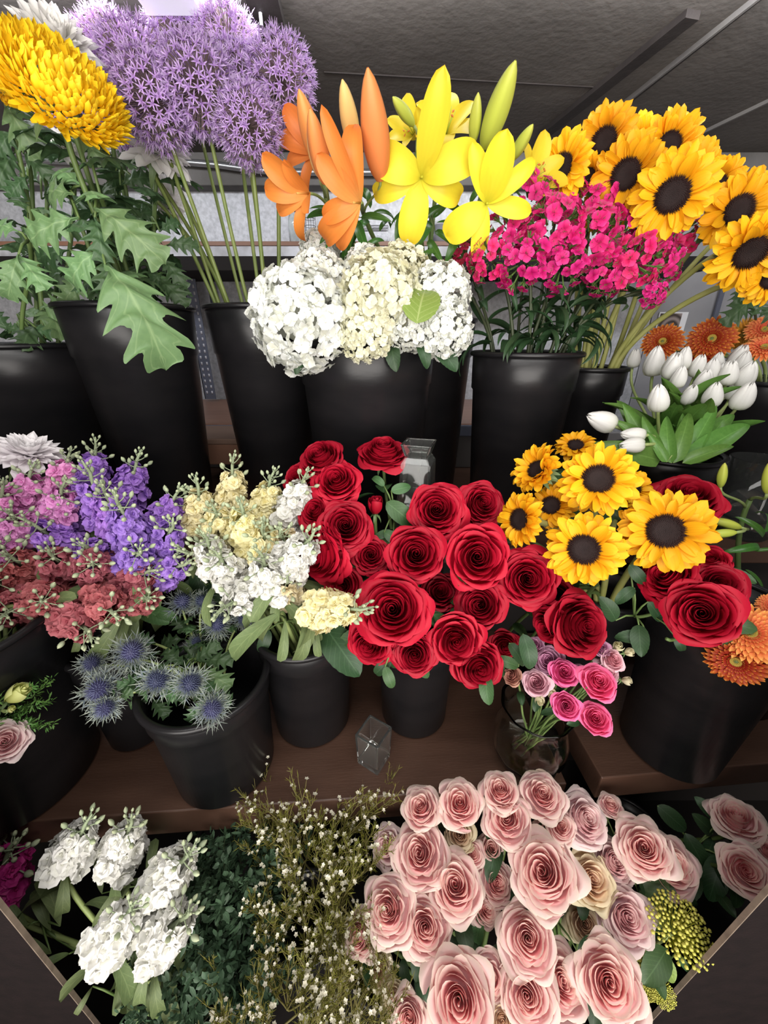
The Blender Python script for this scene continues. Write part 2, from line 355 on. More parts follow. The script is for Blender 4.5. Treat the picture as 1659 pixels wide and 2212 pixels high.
def sun_petals_mb(seed, back=0.0):
    R = random.Random(seed); mb = MB()
    for ring, (n, el, L) in enumerate(((23, -.05, .64), (22, .22, .62), (17, .50, .52))):
        for i in range(n):
            e = el + R.uniform(-.18, .22) + back; l = L*R.uniform(.82, 1.08)
            V, F, UV = petal(l, .26*R.uniform(.75, 1.15), 4, 8, e+.3, e-R.uniform(.1, .9), R.uniform(.15, .45), .55, .50, .35, .05, 3, R.random()*6, R.uniform(-.12, .12))
            V = V @ ry(R.uniform(-.5, .5)).T
            mb.add(V, F, UV, R.random(), rz(2*PI*(i+R.uniform(-.3, .3)+ring*.5)/n), None)
            mb.v[-1] = mb.v[-1] + (mb.v[-1]*0 + np.array([math.cos(PI/2+2*PI*(i+ring*.5)/n), math.sin(PI/2+2*PI*(i+ring*.5)/n), 0])*.27)
    return mb
def sun_disc_mb(seed):
    R = random.Random(seed); mb = MB()
    prof = [(.001, .06), (.10, .07), (.2, .10), (.30, .11), (.37, .07), (.40, -.03), (.30, -.12), (.001, -.15)]
    V, F, UV = lathe(prof, 32); mb.add(V, F, UV, .3)
    for i in range(420):
        r = .39*math.sqrt((i+.5)/420); a = i*2.39996; rr = r/.39
        n = Vector((math.cos(a)*rr*.8, math.sin(a)*rr*.8, 1)).normalized()
        h = .035 + (.085 if rr > .72 else (.0 if rr < .3 else .03))*R.uniform(.6, 1.2)
        b = .010 if rr < .5 else .014
        V = [(-b, -b, 0), (b, -b, 0), (0, b*1.2, 0), (0, 0, h)]
        z = .07 + .045*math.exp(-((rr-.72)/.25)**2)
        mb.add(V, [(0, 1, 3), (1, 2, 3), (2, 0, 3)], [(0, 0)]*3+[(0, 1)], .2+.6*(rr > .72), align(n) @ rz(R.random()*6), (r*math.cos(a), r*math.sin(a), z-.01))
    mb.v = [v*.84 for v in mb.v]
    return mb
def sun_bracts_mb(seed):
    R = random.Random(seed); mb = MB()
    for i in range(26):
        V, F, UV = petal(.42*R.uniform(.8, 1.2), .17, 2, 6, .1-(i % 2)*.35, -.5-R.uniform(0, .5), .1, .3, .9, .8)
        mb.add(V, F, UV, 0, rz(i*2.39), (0, 0, -.1)); mb.v[-1] = mb.v[-1] + np.array([math.cos(PI/2+i*2.39)*.2, math.sin(PI/2+i*2.39)*.2, 0])
    V, F, UV = lathe([(.001, -.28), (.09, -.25), (.2, -.19), (.36, -.1), (.38, -.02)], 20); mb.add(V, F, UV, 0)
    return mb
def mum_mb(seed, n=230, flat=.5, W=.11, inc=0.9, L0=.2, L1=.95):
    R = random.Random(seed); mb = MB()
    for i in range(n):
        f = (i+.5)/n; a = i*2.39996
        el = 1.45*(1-f)**.9 - .25*f + R.uniform(-.12, .12)
        L = (L0+(L1-L0)*f**.55)*R.uniform(.88, 1.08)
        V, F, UV = petal(L, W*R.uniform(.8, 1.2)*(.6+.6*f), 3, 5, el, el+inc*(1-f)*.8+R.uniform(-.1, .35), .55, .35, .30, .5)
        V[:, 2] *= flat+.35
        mb.add(V, F, UV, f, rz(a), (0, 0, .16*flat*(1-f)))
    return mb
def pompon_mb(seed, n=620):
    R = random.Random(seed); mb = MB()
    for i in range(n):
        f = (i+.5)/n; z = 1-1.12*f; a = i*2.39996; q = math.sqrt(max(0, 1-z*z)); d = Vector((q*math.cos(a), q*math.sin(a), z)); p = Vector((d.x*.80, d.y*.80, d.z*.42))
        up = Vector((0, 0, 1)); y = (d*(.55+.6*f)+up*(1-f)*.5+Vector([R.uniform(-.25, .25) for _ in range(3)])).normalized(); zz_ = (up*.9-d*.3+Vector([R.uniform(-.3, .3) for _ in range(3)])); zz_ = (zz_-y*zz_.dot(y)).normalized(); x = y.cross(zz_)
        V, F, UV = petal(R.uniform(.20, .30)+.10*f, .10*R.uniform(.8, 1.2), 2, 5, -.35, R.uniform(.5, 1.3), .6, .35, .25, .6)
        mb.add(V, F, UV, f, np.column_stack([x, y, zz_]), p-y*.07)
    return mb
def gerbera_mb(seed):
    R = random.Random(seed); mb = MB()
    for ring, (n, el, L, r0, W) in enumerate(((30, -.08, .66, .34, .155), (28, .10, .60, .30, .15), (26, .28, .48, .26, .14), (26, .45, .34, .24, .11), (26, .7, .2, .22, .08), (24, .95, .12, .17, .06))):
        for i in range(n):
            a = 2*PI*(i+R.uniform(-.2, .2)+ring*.5)/n
            V, F, UV = petal(L*R.uniform(.9, 1.06), W*R.uniform(.9, 1.1), 3, 6, el+.1, el-R.uniform(.0, .35), .4, .35, .22, .6)
            mb.add(V, F, UV, 1-ring/5, rz(a)); mb.v[-1] = mb.v[-1] + np.array([math.cos(PI/2+a)*r0, math.sin(PI/2+a)*r0, .02*ring])
    return mb
def gerbera_eye_mb(seed):
    R = random.Random(seed); mb = MB()
    V, F, UV = lathe([(.001, .02), (.08, .03), (.16, .06), (.24, .03), (.26, -.1)], 20); mb.add(V, F, UV, .3)
    for i in range(150):
        r = .23*math.sqrt((i+.5)/150); a = i*2.39996; b = .011
        V = [(-b, -b, 0), (b, -b, 0), (0, b*1.2, 0), (0, 0, .05)]
        mb.add(V, [(0, 1, 3), (1, 2, 3), (2, 0, 3)], [(0, .2)]*3+[(0, 1)], r/.23, rz(R.random()*6) , (r*math.cos(a), r*math.sin(a), .03+.03*(r/.2)))
    return mb
def allium_mb(seed, n=300):
    R = random.Random(seed); fl = MB(); pe = MB()
    for i in range(n):
        z = 1-2*(i+.5)/n*.93; a = i*2.39996; q = math.sqrt(max(0, 1-z*z)); d = Vector((q*math.cos(a), q*math.sin(a), z)) + Vector([R.uniform(-.08, .08) for _ in range(3)])
        d.normalize(); rr = R.uniform(.76, .93)
        V, F, UV = tube([d*.05, d*rr], [.008, .010], 3, False); pe.add(V, F, UV, .3)
        A = align(d)
        for k in range(6):
            V, F, UV = petal(.17*R.uniform(.8, 1.15), .034, 1, 3, R.uniform(.2, .95), R.uniform(.1, 1.0), 0, .3, .7, .7)
            fl.add(V, F, UV, R.random(), A @ rz(k*PI/3+R.uniform(-.2, .2)), d*rr)
        for k in range(3):
            e = d*rr + Vector([R.uniform(-.06, .06) for _ in range(3)]) + d*.16
            V, F, UV = tube([d*rr, e], [.006, .004], 3, False); fl.add(V, F, np.column_stack([UV[:, 0], np.full(len(UV), 1.)]), 1.0)
    return fl, pe
def hyd_mb(seed, n=400):
    R = random.Random(seed); mb = MB()
    for i in range(n):
        z = 1-2*(i+.5)/n*.9; a = i*2.39996; q = math.sqrt(max(0, 1-z*z))
        d = Vector((q*math.cos(a), q*math.sin(a), z)) + Vector([R.uniform(-.14, .14) for _ in range(3)]); d.normalize()
        rr = R.uniform(.78, .97); nn = (d + Vector([R.uniform(-.6, .6) for _ in range(3)])).normalized(); A = align(nn) @ rz(R.random()*6); s = R.uniform(.11, .165)
        for k in range(4):
            V, F, UV = petal(s*R.uniform(.9, 1.1), s*1.15, 3, 3, R.uniform(-.1, .5), R.uniform(-.6, .1), .25, .45, .25, .2, .12, 3, R.random()*6)
            mb.add(V, F, UV, R.random(), A @ rz(k*PI/2+R.uniform(-.12, .12)), d*rr + nn*.004*k)
        V, F, UV = blob(.018, .03, 5, 3); mb.add(V, F, UV, 0, A, d*rr)
    V, F, UV = blob(.42, .9, 14, 8); mb.add(V, F, UV, 0, None, (0, 0, -.45)); return mb
def dian_floret(mb, R, A, T, s):
    for k in range(5):
        V, F, UV = petal(s*R.uniform(.9, 1.1), s*.98, 4, 4, R.uniform(.15, .4), R.uniform(-.5, .1), .1, .6, .14, .15, .10, 5, R.random()*6)
        mb.add(V, F, UV, R.random(), A @ rz(k*2*PI/5+R.uniform(-.1, .1)), T)
def dian_mb(seed, n=22, dome=.75):
    R = random.Random(seed); fl = MB(); br = MB()
    for i in range(n):
        f = (i+.5)/n; z = 1-(1-math.cos(1.35))*f; a = i*2.39996; q = math.sqrt(1-z*z)
        d = Vector((q*math.cos(a), q*math.sin(a), z)) + Vector([R.uniform(-.15, .15) for _ in range(3)]); d.normalize()
        p = Vector((d.x, d.y, d.z*dome))*R.uniform(.82, 1.02); nn = (d+Vector([R.uniform(-.45, .45) for _ in range(3)])).normalized()
        dian_floret(fl, R, align(nn) @ rz(R.random()*6), p, R.uniform(.22, .30))
        V, F, UV = tube([p*.35+Vector((0, 0, -.1)), p*.98], [.03, .045], 4, False); br.add(V, F, UV, 0)
        for k in range(14):
            dd = (d+Vector([R.uniform(-.7, .7) for _ in range(3)])).normalized()
            V, F, UV = petal(R.uniform(.28, .46), .035, 1, 3, PI/2, PI/2, 0, .1, .9, 1)
            br.add(V, F, UV, 0, align(dd) @ rz(R.random()*6), p*.72)
    return fl, br
def stock_mb(seed, n=27, L=1.0, R0=.27):
    """flower spike along +Z, length 1; ruffled double blossoms below, a knot of buds at the tip"""
    R = random.Random(seed); fl = MB(); bu = MB()
    for i in range(n):
        f = (i+.5)/n; z = .02+.78*f; a = i*2.39996+R.uniform(-.3, .3); rr = R0*(1-.50*f**2)*R.uniform(.7, 1.05)
        out = Vector((math.cos(a), math.sin(a), .55+R.uniform(-.3, .6))).normalized(); p = Vector((math.cos(a)*rr, math.sin(a)*rr, z))
        A = align(out) @ rz(R.random()*6); s = R.uniform(.15, .20)*(1-.30*f)
        for ring, (np_, e) in enumerate(((5, .0), (5, .45), (3, .95))):
            for k in range(np_):
                V, F, UV = petal(s*(1-.2*ring)*R.uniform(.8, 1.2), s*1.0, 4, 5, e+R.uniform(-.15, .3), e-R.uniform(.2, 1.0), R.uniform(.0, .4), .5, .28, .2, .12, 4, R.random()*6)
                fl.add(V, F, UV, R.random(), A @ rz(k*2*PI/np_+ring*.6+R.uniform(-.2, .2)), p)
        V, F, UV = blob(.022, .05, 5, 3); fl.add(V, F, np.full((len(UV), 2), 0.), 0., A, p)
    for i in range(12):
        f = i/11; z = .74+.42*f; a = i*2.39996; rr = (.16*(1-f)+.035)*R.uniform(.8, 1.3)
        b = Vector((0, 0, z-.05)); e = Vector((math.cos(a)*rr, math.sin(a)*rr, z+.04*R.random()))
        V, F, UV = tube([b, (b+e)/2-Vector((0, 0, .01)), e], [.011, .009, .008], 4, False); bu.add(V, F, np.zeros_like(UV), .2)
        V, F, UV = blob(.030*(1.3-.6*f), .11*(1.25-.6*f), 6, 5); bu.add(V, F, UV, R.random(), align((e-b)+Vector((0, 0, .12))), e)
    V, F, UV = tube([(0, 0, -.02), (R.uniform(-.02, .02), 0, .5), (R.uniform(-.05, .05), 0, .95), (0, 0, 1.18)], [.038, .032, .026, .012], 6); bu.add(V, F, np.zeros_like(UV), .1)
    return fl, bu
def thistle_mb(seed):
    R = random.Random(seed); co = MB(); br = MB()
    V, F, UV = blob(.30, .62, 12, 7); co.add(V, F, np.zeros_like(UV), 0)
    for i in range(170):
        f = (i+.5)/170; a = i*2.39996; z = .58*(1-f)+.04; q = .30*math.sin(PI*min(1, max(.05, z/.62)))**.75
        d = Vector((math.cos(a)*(.35+q*2.5), math.sin(a)*(.35+q*2.5), (z-.22)*3)).normalized(); b = .018; h = R.uniform(.10, .2)
        co.add([(-b, -b, 0), (b, -b, 0), (0, b, 0), (0, 0, h)], [(0, 1, 3), (1, 2, 3), (2, 0, 3)], [(0, .3)]*3+[(0, 1)], R.random(), align(d), (q*math.cos(a), q*math.sin(a), z))
    for i in range(60):
        el = R.uniform(-.35, 1.1); L = R.uniform(.6, 1.05); az = i*2*PI/60*7+R.uniform(-.1, .1)
        V, F, UV = petal(L, .06, 2, 4, el, el+R.uniform(-.3, .4), .3, .2, .9, .9); br.add(V, F, UV, R.random(), rz(az))
        for k in (-1, 1):
            for tt in (.35, .6):
                V, F, UV = petal(L*.35, .03, 1, 2, 0, .2, 0, .1, .9, 1); V = V @ rz(k*.75).T + np.array([0, L*tt, 0]); br.add(V @ rx(el).T, F, UV, R.random(), rz(az))
    return co, br
def wax_mb(seed):
    """branching spray along +Z, about 1 tall"""
    R = random.Random(seed); st = MB(); le = MB(); fl = MB()
    def needle(p, d, l):
        V, F, UV = petal(l, l*.10, 1, 2, PI/2-.3, PI/2, 0, .2, .5, .8); le.add(V, F, UV, 0, align(d) @ rz(R.random()*6), p)
    def flower(p, d):
        A = align(d) @ rz(R.random()*6); s = R.uniform(.012, .021)
        for k in range(5):
            V, F, UV = petal(s*1.1, s, 2, 2, .5, .1, .1, .5, .25, .3); fl.add(V, F, UV, R.random(), A @ rz(k*1.2566), p)
    for b in range(6):
        a = R.random()*6.28; p = Vector((0, 0, 0)); d = Vector((math.cos(a)*R.uniform(.05, .38), math.sin(a)*R.uniform(.05, .38), 1)).normalized(); pts = [p.copy()]
        for i in range(9):
            d = (d+Vector((R.uniform(-.12, .12), R.uniform(-.12, .12), .03))).normalized(); p = p+d*.1*R.uniform(.8, 1.2); pts.append(p.copy())
            if i < 2: continue
            for k in range(3):
                dd = (d+Vector((R.uniform(-1, 1), R.uniform(-1, 1), R.uniform(-.1, .5)))).normalized(); L = R.uniform(.06, .17); e = p+dd*L+Vector((0, 0, L*.35))
                V, F, UV = tube([p, p+dd*L*.6, e], [.0035, .003, .002], 3, False); st.add(V, F, UV)
                for q in range(7): needle(p+(e-p)*R.uniform(.1, 1), (dd+Vector([R.uniform(-.7, .7) for _ in range(3)])).normalized(), R.uniform(.035, .06))
                if R.random() < .27: flower(e, (dd+Vector((0, 0, .6))).normalized())
                if R.random() < .10:
                    e2 = e+Vector([R.uniform(-.04, .04) for _ in range(3)]); flower(e2, Vector((0, 0, 1))+dd)
        V, F, UV = tube(pts, [.008*(1-i/12) for i in range(10)], 4, False); st.add(V, F, UV)
    return st, le, fl
def twig_mb(seed, ll=.075, lw=.04, dens=1.0):
    """leafy box-like branch along +Z, about 1 tall"""
    R = random.Random(seed); st = MB(); le = MB()
    for b in range(5):
        a = b*1.2566+R.random(); p = Vector((0, 0, 0)); d = Vector((math.cos(a)*R.uniform(.1, .55), math.sin(a)*R.uniform(.1, .55), 1)).normalized(); pts = [p.copy()]
        for i in range(16):
            d = (d+Vector((R.uniform(-.12, .12), R.uniform(-.12, .12), 0))).normalized(); p = p+d*.06; pts.append(p.copy())
            for k in range(int(5*dens)):
                dd = (d*.6+Vector([R.uniform(-1, 1) for _ in range(3)])).normalized()
                V, F, UV = petal(ll*R.uniform(.7, 1.3), lw*R.uniform(.8, 1.2), 2, 3, PI/2-.9, PI/2-.2, .3, .5, .5, .2)
                le.add(V, F, UV, 0, align(dd) @ rz(R.random()*6), p+dd*R.uniform(.0, .06))
        V, F, UV = tube(pts, [.007*(1-i/20) for i in range(17)], 4, False); st.add(V, F, UV)
    return st, le
def tulip_mb(seed, openk=0.0):
    R = random.Random(seed); mb = MB(); nu, nv = 6, 9; S, T = np.meshgrid(np.linspace(-1, 1, nu+1), np.linspace(0, 1, nv+1))
    for i in range(6):
        inner = i % 2; th0 = i*PI/3+R.uniform(-.08, .08)
        prof = (.5*np.sin(np.clip(T, 0, 1)**.66*PI*.985)**.60)*(1-.10*inner) + openk*T**3*.2
        wd = 1.0*np.clip(1-(T**14), 0, 1)**.5*(.75+.25*T)
        r = prof*(1-.05*S*S) + .02*(1-inner)*S; z = 1.55*T*(1-.06*S**2)+R.uniform(-.02, .02)
        th = th0+S*wd*.82
        mb.add(np.stack([r*np.cos(th), r*np.sin(th), z], -1).reshape(-1, 3), gridf(nu, nv), np.stack([S*.5+.5, T], -1).reshape(-1, 2), R.random())
    return mb
def lily_mb(seed, opened=1.0, L=1.0, spans=None):
    """six recurved petals, throat at origin, face +Z"""
    R = random.Random(seed); mb = MB()
    for i in range(6):
        inner = i % 2; op = opened*R.uniform(.85, 1.15)
        V, F, UV = petal(L*R.uniform(.95, 1.08), (.54 if inner else .40), 8, 14, 1.25-.25*opened, 1.25-.25*opened-1.75*op, .22, .75, .62, .12, .03, 3, R.random()*6, R.uniform(-.06, .06), 1.2)
        mb.add(V, F, UV, R.random(), rz(i*PI/3+R.uniform(-.1, .1)), (0, 0, -.002*inner))
    return mb
def lily_posed_mb(seed, spec):
    """petals posed one by one: (angle from +X in degrees, length, width, start elevation, end elevation)"""
    R = random.Random(seed); mb = MB()
    for i, (ang, L, W, e0, e1) in enumerate(spec):
        V, F, UV = petal(L, W, 8, 16, e0, e1, .25, .8, .60, .08, .04, 3, R.random()*6, R.uniform(-.08, .08), 1.3)
        mb.add(V, F, UV, R.random(), rz(math.radians(ang-90)), (0, 0, -.003*(i % 2)))
    V, F, UV = tube([(0, 0, 0), (0, 0, .25), (.02, 0, .42)], [.018, .014, .02], 6); mb.add(V, F, np.zeros_like(UV), 0)
    return mb
def stamens_mb(seed):
    R = random.Random(seed); mb = MB()
    for i in range(6):
        a = i*PI/3; e = Vector((math.cos(a)*.16, math.sin(a)*.16, .55)); V, F, UV = tube([(0, 0, 0), e*.5+Vector((0, 0, .08)), e], [.012, .010, .008], 5); mb.add(V, F, np.zeros_like(UV), 0, mi=0)
        V, F, UV = blob(.02, .11, 6, 4); mb.add(V, F, UV, 0, ry(PI/2) @ rx(a), e+Vector((-.05, 0, 0)), mi=1)
    V, F, UV = tube([(0, 0, 0), (0, 0, .4), (.02, 0, .68)], [.018, .014, .018], 6); mb.add(V, F, np.zeros_like(UV), 0, mi=0)
    return mb
def lilybud_mb(seed, r=.13):
    R = random.Random(seed); mb = MB(); n = 18; m = 12; V = []
    for j in range(m+1):
        t = j/m; rr = r*(math.sin(PI*min(1, .06+.94*t**.9))**.62)*(1 if t < .97 else .4); rr = max(rr, .012)
        for k in range(n):
            a = 2*PI*k/n; g = 1-.10*abs(math.cos(a*1.5))**6*math.sin(PI*t); V.append((rr*g*math.cos(a), rr*g*math.sin(a), t))
    _, F, UV = lathe([(1, 0)]*(m+1), n); mb.add(V, F, UV, .5); return mb
def cluster_mb(seed, n=170):                      # domed green viburnum-like cluster
    R = random.Random(seed); mb = MB()
    for i in range(n):
        f = (i+.5)/n; a = i*2.39996; r = math.sqrt(f); p = Vector((r*math.cos(a), r*math.sin(a), .35*math.sqrt(max(0, 1-r*r))+R.uniform(-.05, .05)))
        s = R.uniform(.05, .085); A = align(Vector((p.x*.5, p.y*.5, .8)) + Vector([R.uniform(-.4, .4) for _ in range(3)]))
        V, F, UV = blob(s, s*1.6, 5, 3); mb.add(V, F, UV, R.random(), A, p)
        V, F, UV = tube([(p.x*.3, p.y*.3, -.5), p], [.012, .012], 3, False); mb.add(V, F, np.zeros_like(UV), 0)
    return mb
# leaves, unit length along +Y, face +Z
def leaf_mb(W=.42, th0=.25, th1=-.7, a=.55, b=.75, cup=.12, ruf=.03, nu=4, nv=10, edge=None):
    mb = MB(); V, F, UV = petal(1.0, W, nu, nv, th0, th1, cup, a, b, .06, ruf, 3, 1.0, 0, 1, edge); mb.add(V, F, UV); return mb
def lobed_leaf_mb(seed, W=.72, th0=.3, th1=-.8):
    R = random.Random(seed); out = []; lob = [(.26, .40, .065), (.47, .58, .072), (.68, .50, .068), (.88, .30, .080)]
    nv = 54; nu = 10; t = np.linspace(0, 1, nv+1)
    w = .04*np.ones_like(t)
    w += np.where(t > .10, .14*np.sin(PI*np.clip((t-.12)/.88, 0, 1))**.6, 0)
    for c, h, s in lob: w += h*np.exp(-((t-c-R.uniform(-.015, .015))/s)**2)*R.uniform(.85, 1.1)*.75
    w *= (1 - .16*np.abs(np.sin(t*36+seed))) ; w *= np.clip((1-t)*7, 0, 1)**.6; w *= W
    th = th0+(th1-th0)*t; y = np.concatenate([[0], np.cumsum(np.cos(th[1:]))])/nv; z = np.concatenate([[0], np.cumsum(np.sin(th[1:]))])/nv
    S, T = np.meshgrid(np.linspace(-1, 1, nu+1), np.arange(nv+1)); ww = w[T]
    X = S*ww; Y = y[T] + abs(S)**1.3*ww*.30 ; Z = z[T] - (abs(S)*ww)**1.5*.9 + .02*np.sin(S*4+T*.4)
    mb = MB(); mb.add(np.stack([X, Y, Z], -1).reshape(-1, 3), gridf(nu, nv), np.stack([S*.5+.5, t[T]], -1).reshape(-1, 2)); return mb

ME = {}
def var(key, fn, k):                              # k variants of a mesh
    ME[key] = [fn(i) for i in range(k)]
for c in ('rose_red', 'rose_pink', 'rose_blush', 'rose_cream'):
    var(c, lambda i: (rose_mb(10+i*7+len(c), 42+5*(i % 3), 1.0-.05*(i % 3), 1.0+.10*(i % 2)) if c == 'rose_red' else rose_mb(10+i*7+len(c), 36+3*(i % 3), .80, 1.0+.12*(i % 2), ruff=1.7)).mesh(c+'_bloom', G[c]), 5 if c != 'rose_cream' else 2)
for c in ('spray_hot', 'spray_pale', 'spray_mauve', 'spray_dusty'):
    var(c, lambda i: rose_mb(50+i, 30, .9, 1.0, 6, 6).mesh(c+'_bloom', G[c]), 2)
var('bud_red', lambda i: bud_rose_mb(i).mesh('red_bud', G['rose_red']), 1)
var('bud_cream', lambda i: bud_rose_mb(i+3).mesh('cream_bud', G['bud_cream']), 1)
var('sepals', lambda i: sepals_mb(5, .85, .22, -.2, -1.5+i, i).mesh('sepals', G['sepal']), 2)
var('sun', lambda i: sun_petals_mb(i+1, .0 if i < 3 else .45).mesh('sunflower_petals', G['sun']), 5)
var('sun_disc', lambda i: sun_disc_mb(i).mesh('sunflower_disc', G['sun_disc']), 2)
var('sun_br', lambda i: sun_bracts_mb(i).mesh('sunflower_bracts', G['sepal']), 1)
var('mum_yellow', lambda i: pompon_mb(i).mesh('yellow_mum_bloom', G['mum_yellow']), 2)
var('mum_white', lambda i: mum_mb(i+5, 120, .35, .27, .5).mesh('white_mum_bloom', G['mum_white']), 2)
var('mum_blush', lambda i: mum_mb(i+9, 130, .30, .24, .5).mesh('blush_mum_bloom', G['mum_blush']), 1)
for c in ('ger', 'ger_light', 'ger_back'): var(c, lambda i: gerbera_mb(i+2).mesh(c+'_bloom', G[c]), 1)
var('ger_eye', lambda i: gerbera_eye_mb(i).mesh('gerbera_eye', G['ger_eye']), 1)
_t = [allium_mb(i) for i in range(3)]
ME['allium'] = [a.mesh('allium_florets', G['allium']) for a, b in _t]; ME['allium_ped'] = [b.mesh('allium_pedicels', G['allium_ped']) for a, b in _t]
var('hyd', lambda i: hyd_mb(i).mesh('hydrangea_florets', G['hyd']), 3)
var('hyd_cream', lambda i: hyd_mb(i+4).mesh('hydrangea_cream_florets', G['hyd_cream']), 2)
_t = [dian_mb(i, 20+i*2) for i in range(4)]
ME['dian'] = [a.mesh('sweet_william_florets', G['dian']) for a, b in _t]; ME['dian_br'] = [b.mesh('sweet_william_bracts', G['leaf_br']) for a, b in _t]
ME['dian_red'] = [_t[0][0].mesh('sweet_william_red_florets', G['dian_red'])]
_t = [stock_mb(i) for i in range(4)]
for c in ('pink', 'purple', 'red', 'yellow', 'cream', 'white', 'magenta'): ME['stock_'+c] = [a.mesh('stock_blossoms', G['stock_'+c]) for a, b in _t]
ME['stock_bu'] = [b.mesh('stock_buds', G['bud_green']) for a, b in _t]
_t = [thistle_mb(i) for i in range(3)]
ME['thistle'] = [a.mesh('thistle_cone', G['thistle']) for a, b in _t]; ME['thistle_br'] = [b.mesh('thistle_bracts', G['thistle_br']) for a, b in _t]
_t = [wax_mb(i) for i in range(5)]
ME['wax_st'] = [a.mesh('waxflower_twigs', G['stem_wax']) for a, b, c in _t]; ME['wax_le'] = [b.mesh('waxflower_needles', G['leaf_wax']) for a, b, c in _t]; ME['wax_fl'] = [c.mesh('waxflower_blossoms', G['wax']) for a, b, c in _t]
_t = [twig_mb(i) for i in range(4)]
ME['twig_st'] = [a.mesh('twig', G['stem_dark']) for a, b in _t]; ME['twig_le'] = [b.mesh('twig_leaves', G['leaf_box']) for a, b in _t]
_t = [twig_mb(i+7, .09, .022) for i in range(2)]
ME['parsley'] = [b.mesh('feathery_leaves', G['leaf_parsley']) for a, b in _t]
var('tulip', lambda i: tulip_mb(i, .0 if i < 2 else .25).mesh('tulip_bloom', G['tulip']), 3)
for k, c in (('lily_y', 'lily_y'), ('lily_o', 'lily_o')):
    var(k, lambda i: lily_mb(i+3, (1.0, .75, .45)[i], 1.0).mesh(k+'_petals', G[c]), 3)
LSP = {
 'star': ('lily_y', [(72, 1.30, .42, .75, -.05), (155, .98, .50, .8, -1.5), (196, 1.0, .34, .5, -1.3), (258, .98, .48, .5, -.5), (334, .86, .38, .6, -1.3), (20, 1.12, .50, .85, -1.2)]),
 'droop': ('lily_y', [(72, .98, .48, .7, .1), (106, .88, .30, .7, -.1), (216, .86, .50, .5, -.9), (264, .82, .30, .2, -.4), (32, .95, .28, .6, -.9), (352, .8, .3, .3, -.6)]),
 'trumpet': ('lily_o', [(125, 1.0, .42, 1.0, .0), (163, .92, .40, 1.0, -.3), (200, .82, .32, .9, -.6), (245, 1.0, .26, .8, -1.3), (95, .7, .30, 1.1, .3), (300, .5, .3, 1.1, .4)]),
 'pour': ('lily_o', [(102, 1.25, .25, .7, .0), (86, 1.1, .34, .8, -1.2), (134, .9, .34, .8, -.2), (212, 1.05, .40, .6, -1.2), (190, .75, .32, .7, -.8), (236, .85, .28, .5, -.9)])}
for _k, (_m, _s) in LSP.items(): var('lily_'+_k, lambda i: lily_posed_mb(4, _s).mesh('lily_'+_k+'_petals', G[_m]), 1)
var('stamens', lambda i: stamens_mb(i).mesh('lily_stamens', [G['lilybud_g'], G['stamen']]), 1)
for k in ('lilybud_g', 'lilybud_o', 'lilybud_p'): var(k, lambda i: lilybud_mb(i, .17).mesh(k, G[k]), 1)
var('cluster', lambda i: cluster_mb(i).mesh('green_cluster', G['vib']), 1)
var('lis', lambda i: bud_rose_mb(i+5, 12).mesh('green_yellow_bloom', G['lis']), 1)
ser = lambda t: 1-.07*abs(np.sin(t*30))
for k in ('leaf', 'leaf_dark'): var(k, lambda i: leaf_mb(.55-.06*i, .3, -.6-.4*i, .6, .75, .15, .04, 4, 18, ser).mesh(k, G[k]), 3)
var('leaf_mum', lambda i: lobed_leaf_mb(i, .62, .3, -.5-.5*i).mesh('mum_leaf', G['leaf_mum']), 3)
var('leaf_mum_dark', lambda i: lobed_leaf_mb(i+3, .6, .4, -.8-.3*i).mesh('mum_leaf_dark', G['leaf_mum_dark']), 2)
var('leaf_lily', lambda i: leaf_mb(.20, .5, -.5-.7*i, .5, .8, .25, .02, 4, 12).mesh('lily_leaf', G['leaf_lily']), 3)
var('leaf_tulip', lambda i: leaf_mb(.26, .12, -.25-.3*i, .35, .8, .35, .05, 4, 14).mesh('tulip_leaf', G['leaf_tulip']), 3)
var('leaf_stock', lambda i: leaf_mb(.24, .4, -.9-.5*i, .9, .35, .15, .05, 4, 12).mesh('stock_leaf', G['leaf_stock']), 3)
var('leaf_dian', lambda i: leaf_mb(.17, .5, -1.2-.5*i, .5, .9, .25, .05, 4, 12).mesh('sweet_william_leaf', G['leaf_dark']), 3)
var('leaf_hyd', lambda i: leaf_mb(.72, .1, -.4-.4*i, .55, .7, .1, .03, 6, 24, ser).mesh('hydrangea_leaf', G['leaf_hyd']), 2)
# ------------------------------------------------------------------ the room and the shelving
zz = lambda r: CZ + r
M_ceil = plain('dark_concrete', (.092,.083,.077), (.150,.136,.125), 4.0, .85, 0, .35, .2, 9, 60)
M_beam = plain('grey_concrete', (.11,.105,.10), (.20,.19,.185), 5.0, .85, 0, .5, .3, 6, 40)
M_galv = plain('galvanised_wall', (.42,.43,.46), (.62,.63,.67), 90, .45, .25, .15, .5, 3, 200)
M_wallr = plain('grey_panel', (.25,.25,.27), (.34,.34,.36), 6, .5, .1, .05, .4)
M_brown = plain('brown_painted_board', (.058,.029,.019), (.088,.046,.031), 5, .42, 0, .10, .4, 6, 60, (1, 6, 1))
M_wood = plain('brown_laminate', (.20,.10,.065), (.26,.135,.09), 8, .4, 0, .05, .4, 6, 40, (1, 8, 1))
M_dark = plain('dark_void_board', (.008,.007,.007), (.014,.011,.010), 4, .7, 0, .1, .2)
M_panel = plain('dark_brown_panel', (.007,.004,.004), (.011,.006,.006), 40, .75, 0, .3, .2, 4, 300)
M_edge = plain('raw_panel_edge', (.16,.12,.09), (.26,.2,.15), 60, .8)
M_floor = plain('dark_floor', (.03,.028,.026), (.05,.045,.04), 4, .7, 0, .2)
M_post = plain('blue_grey_steel', (.10,.11,.15), (.15,.16,.21), 10, .4, .3)
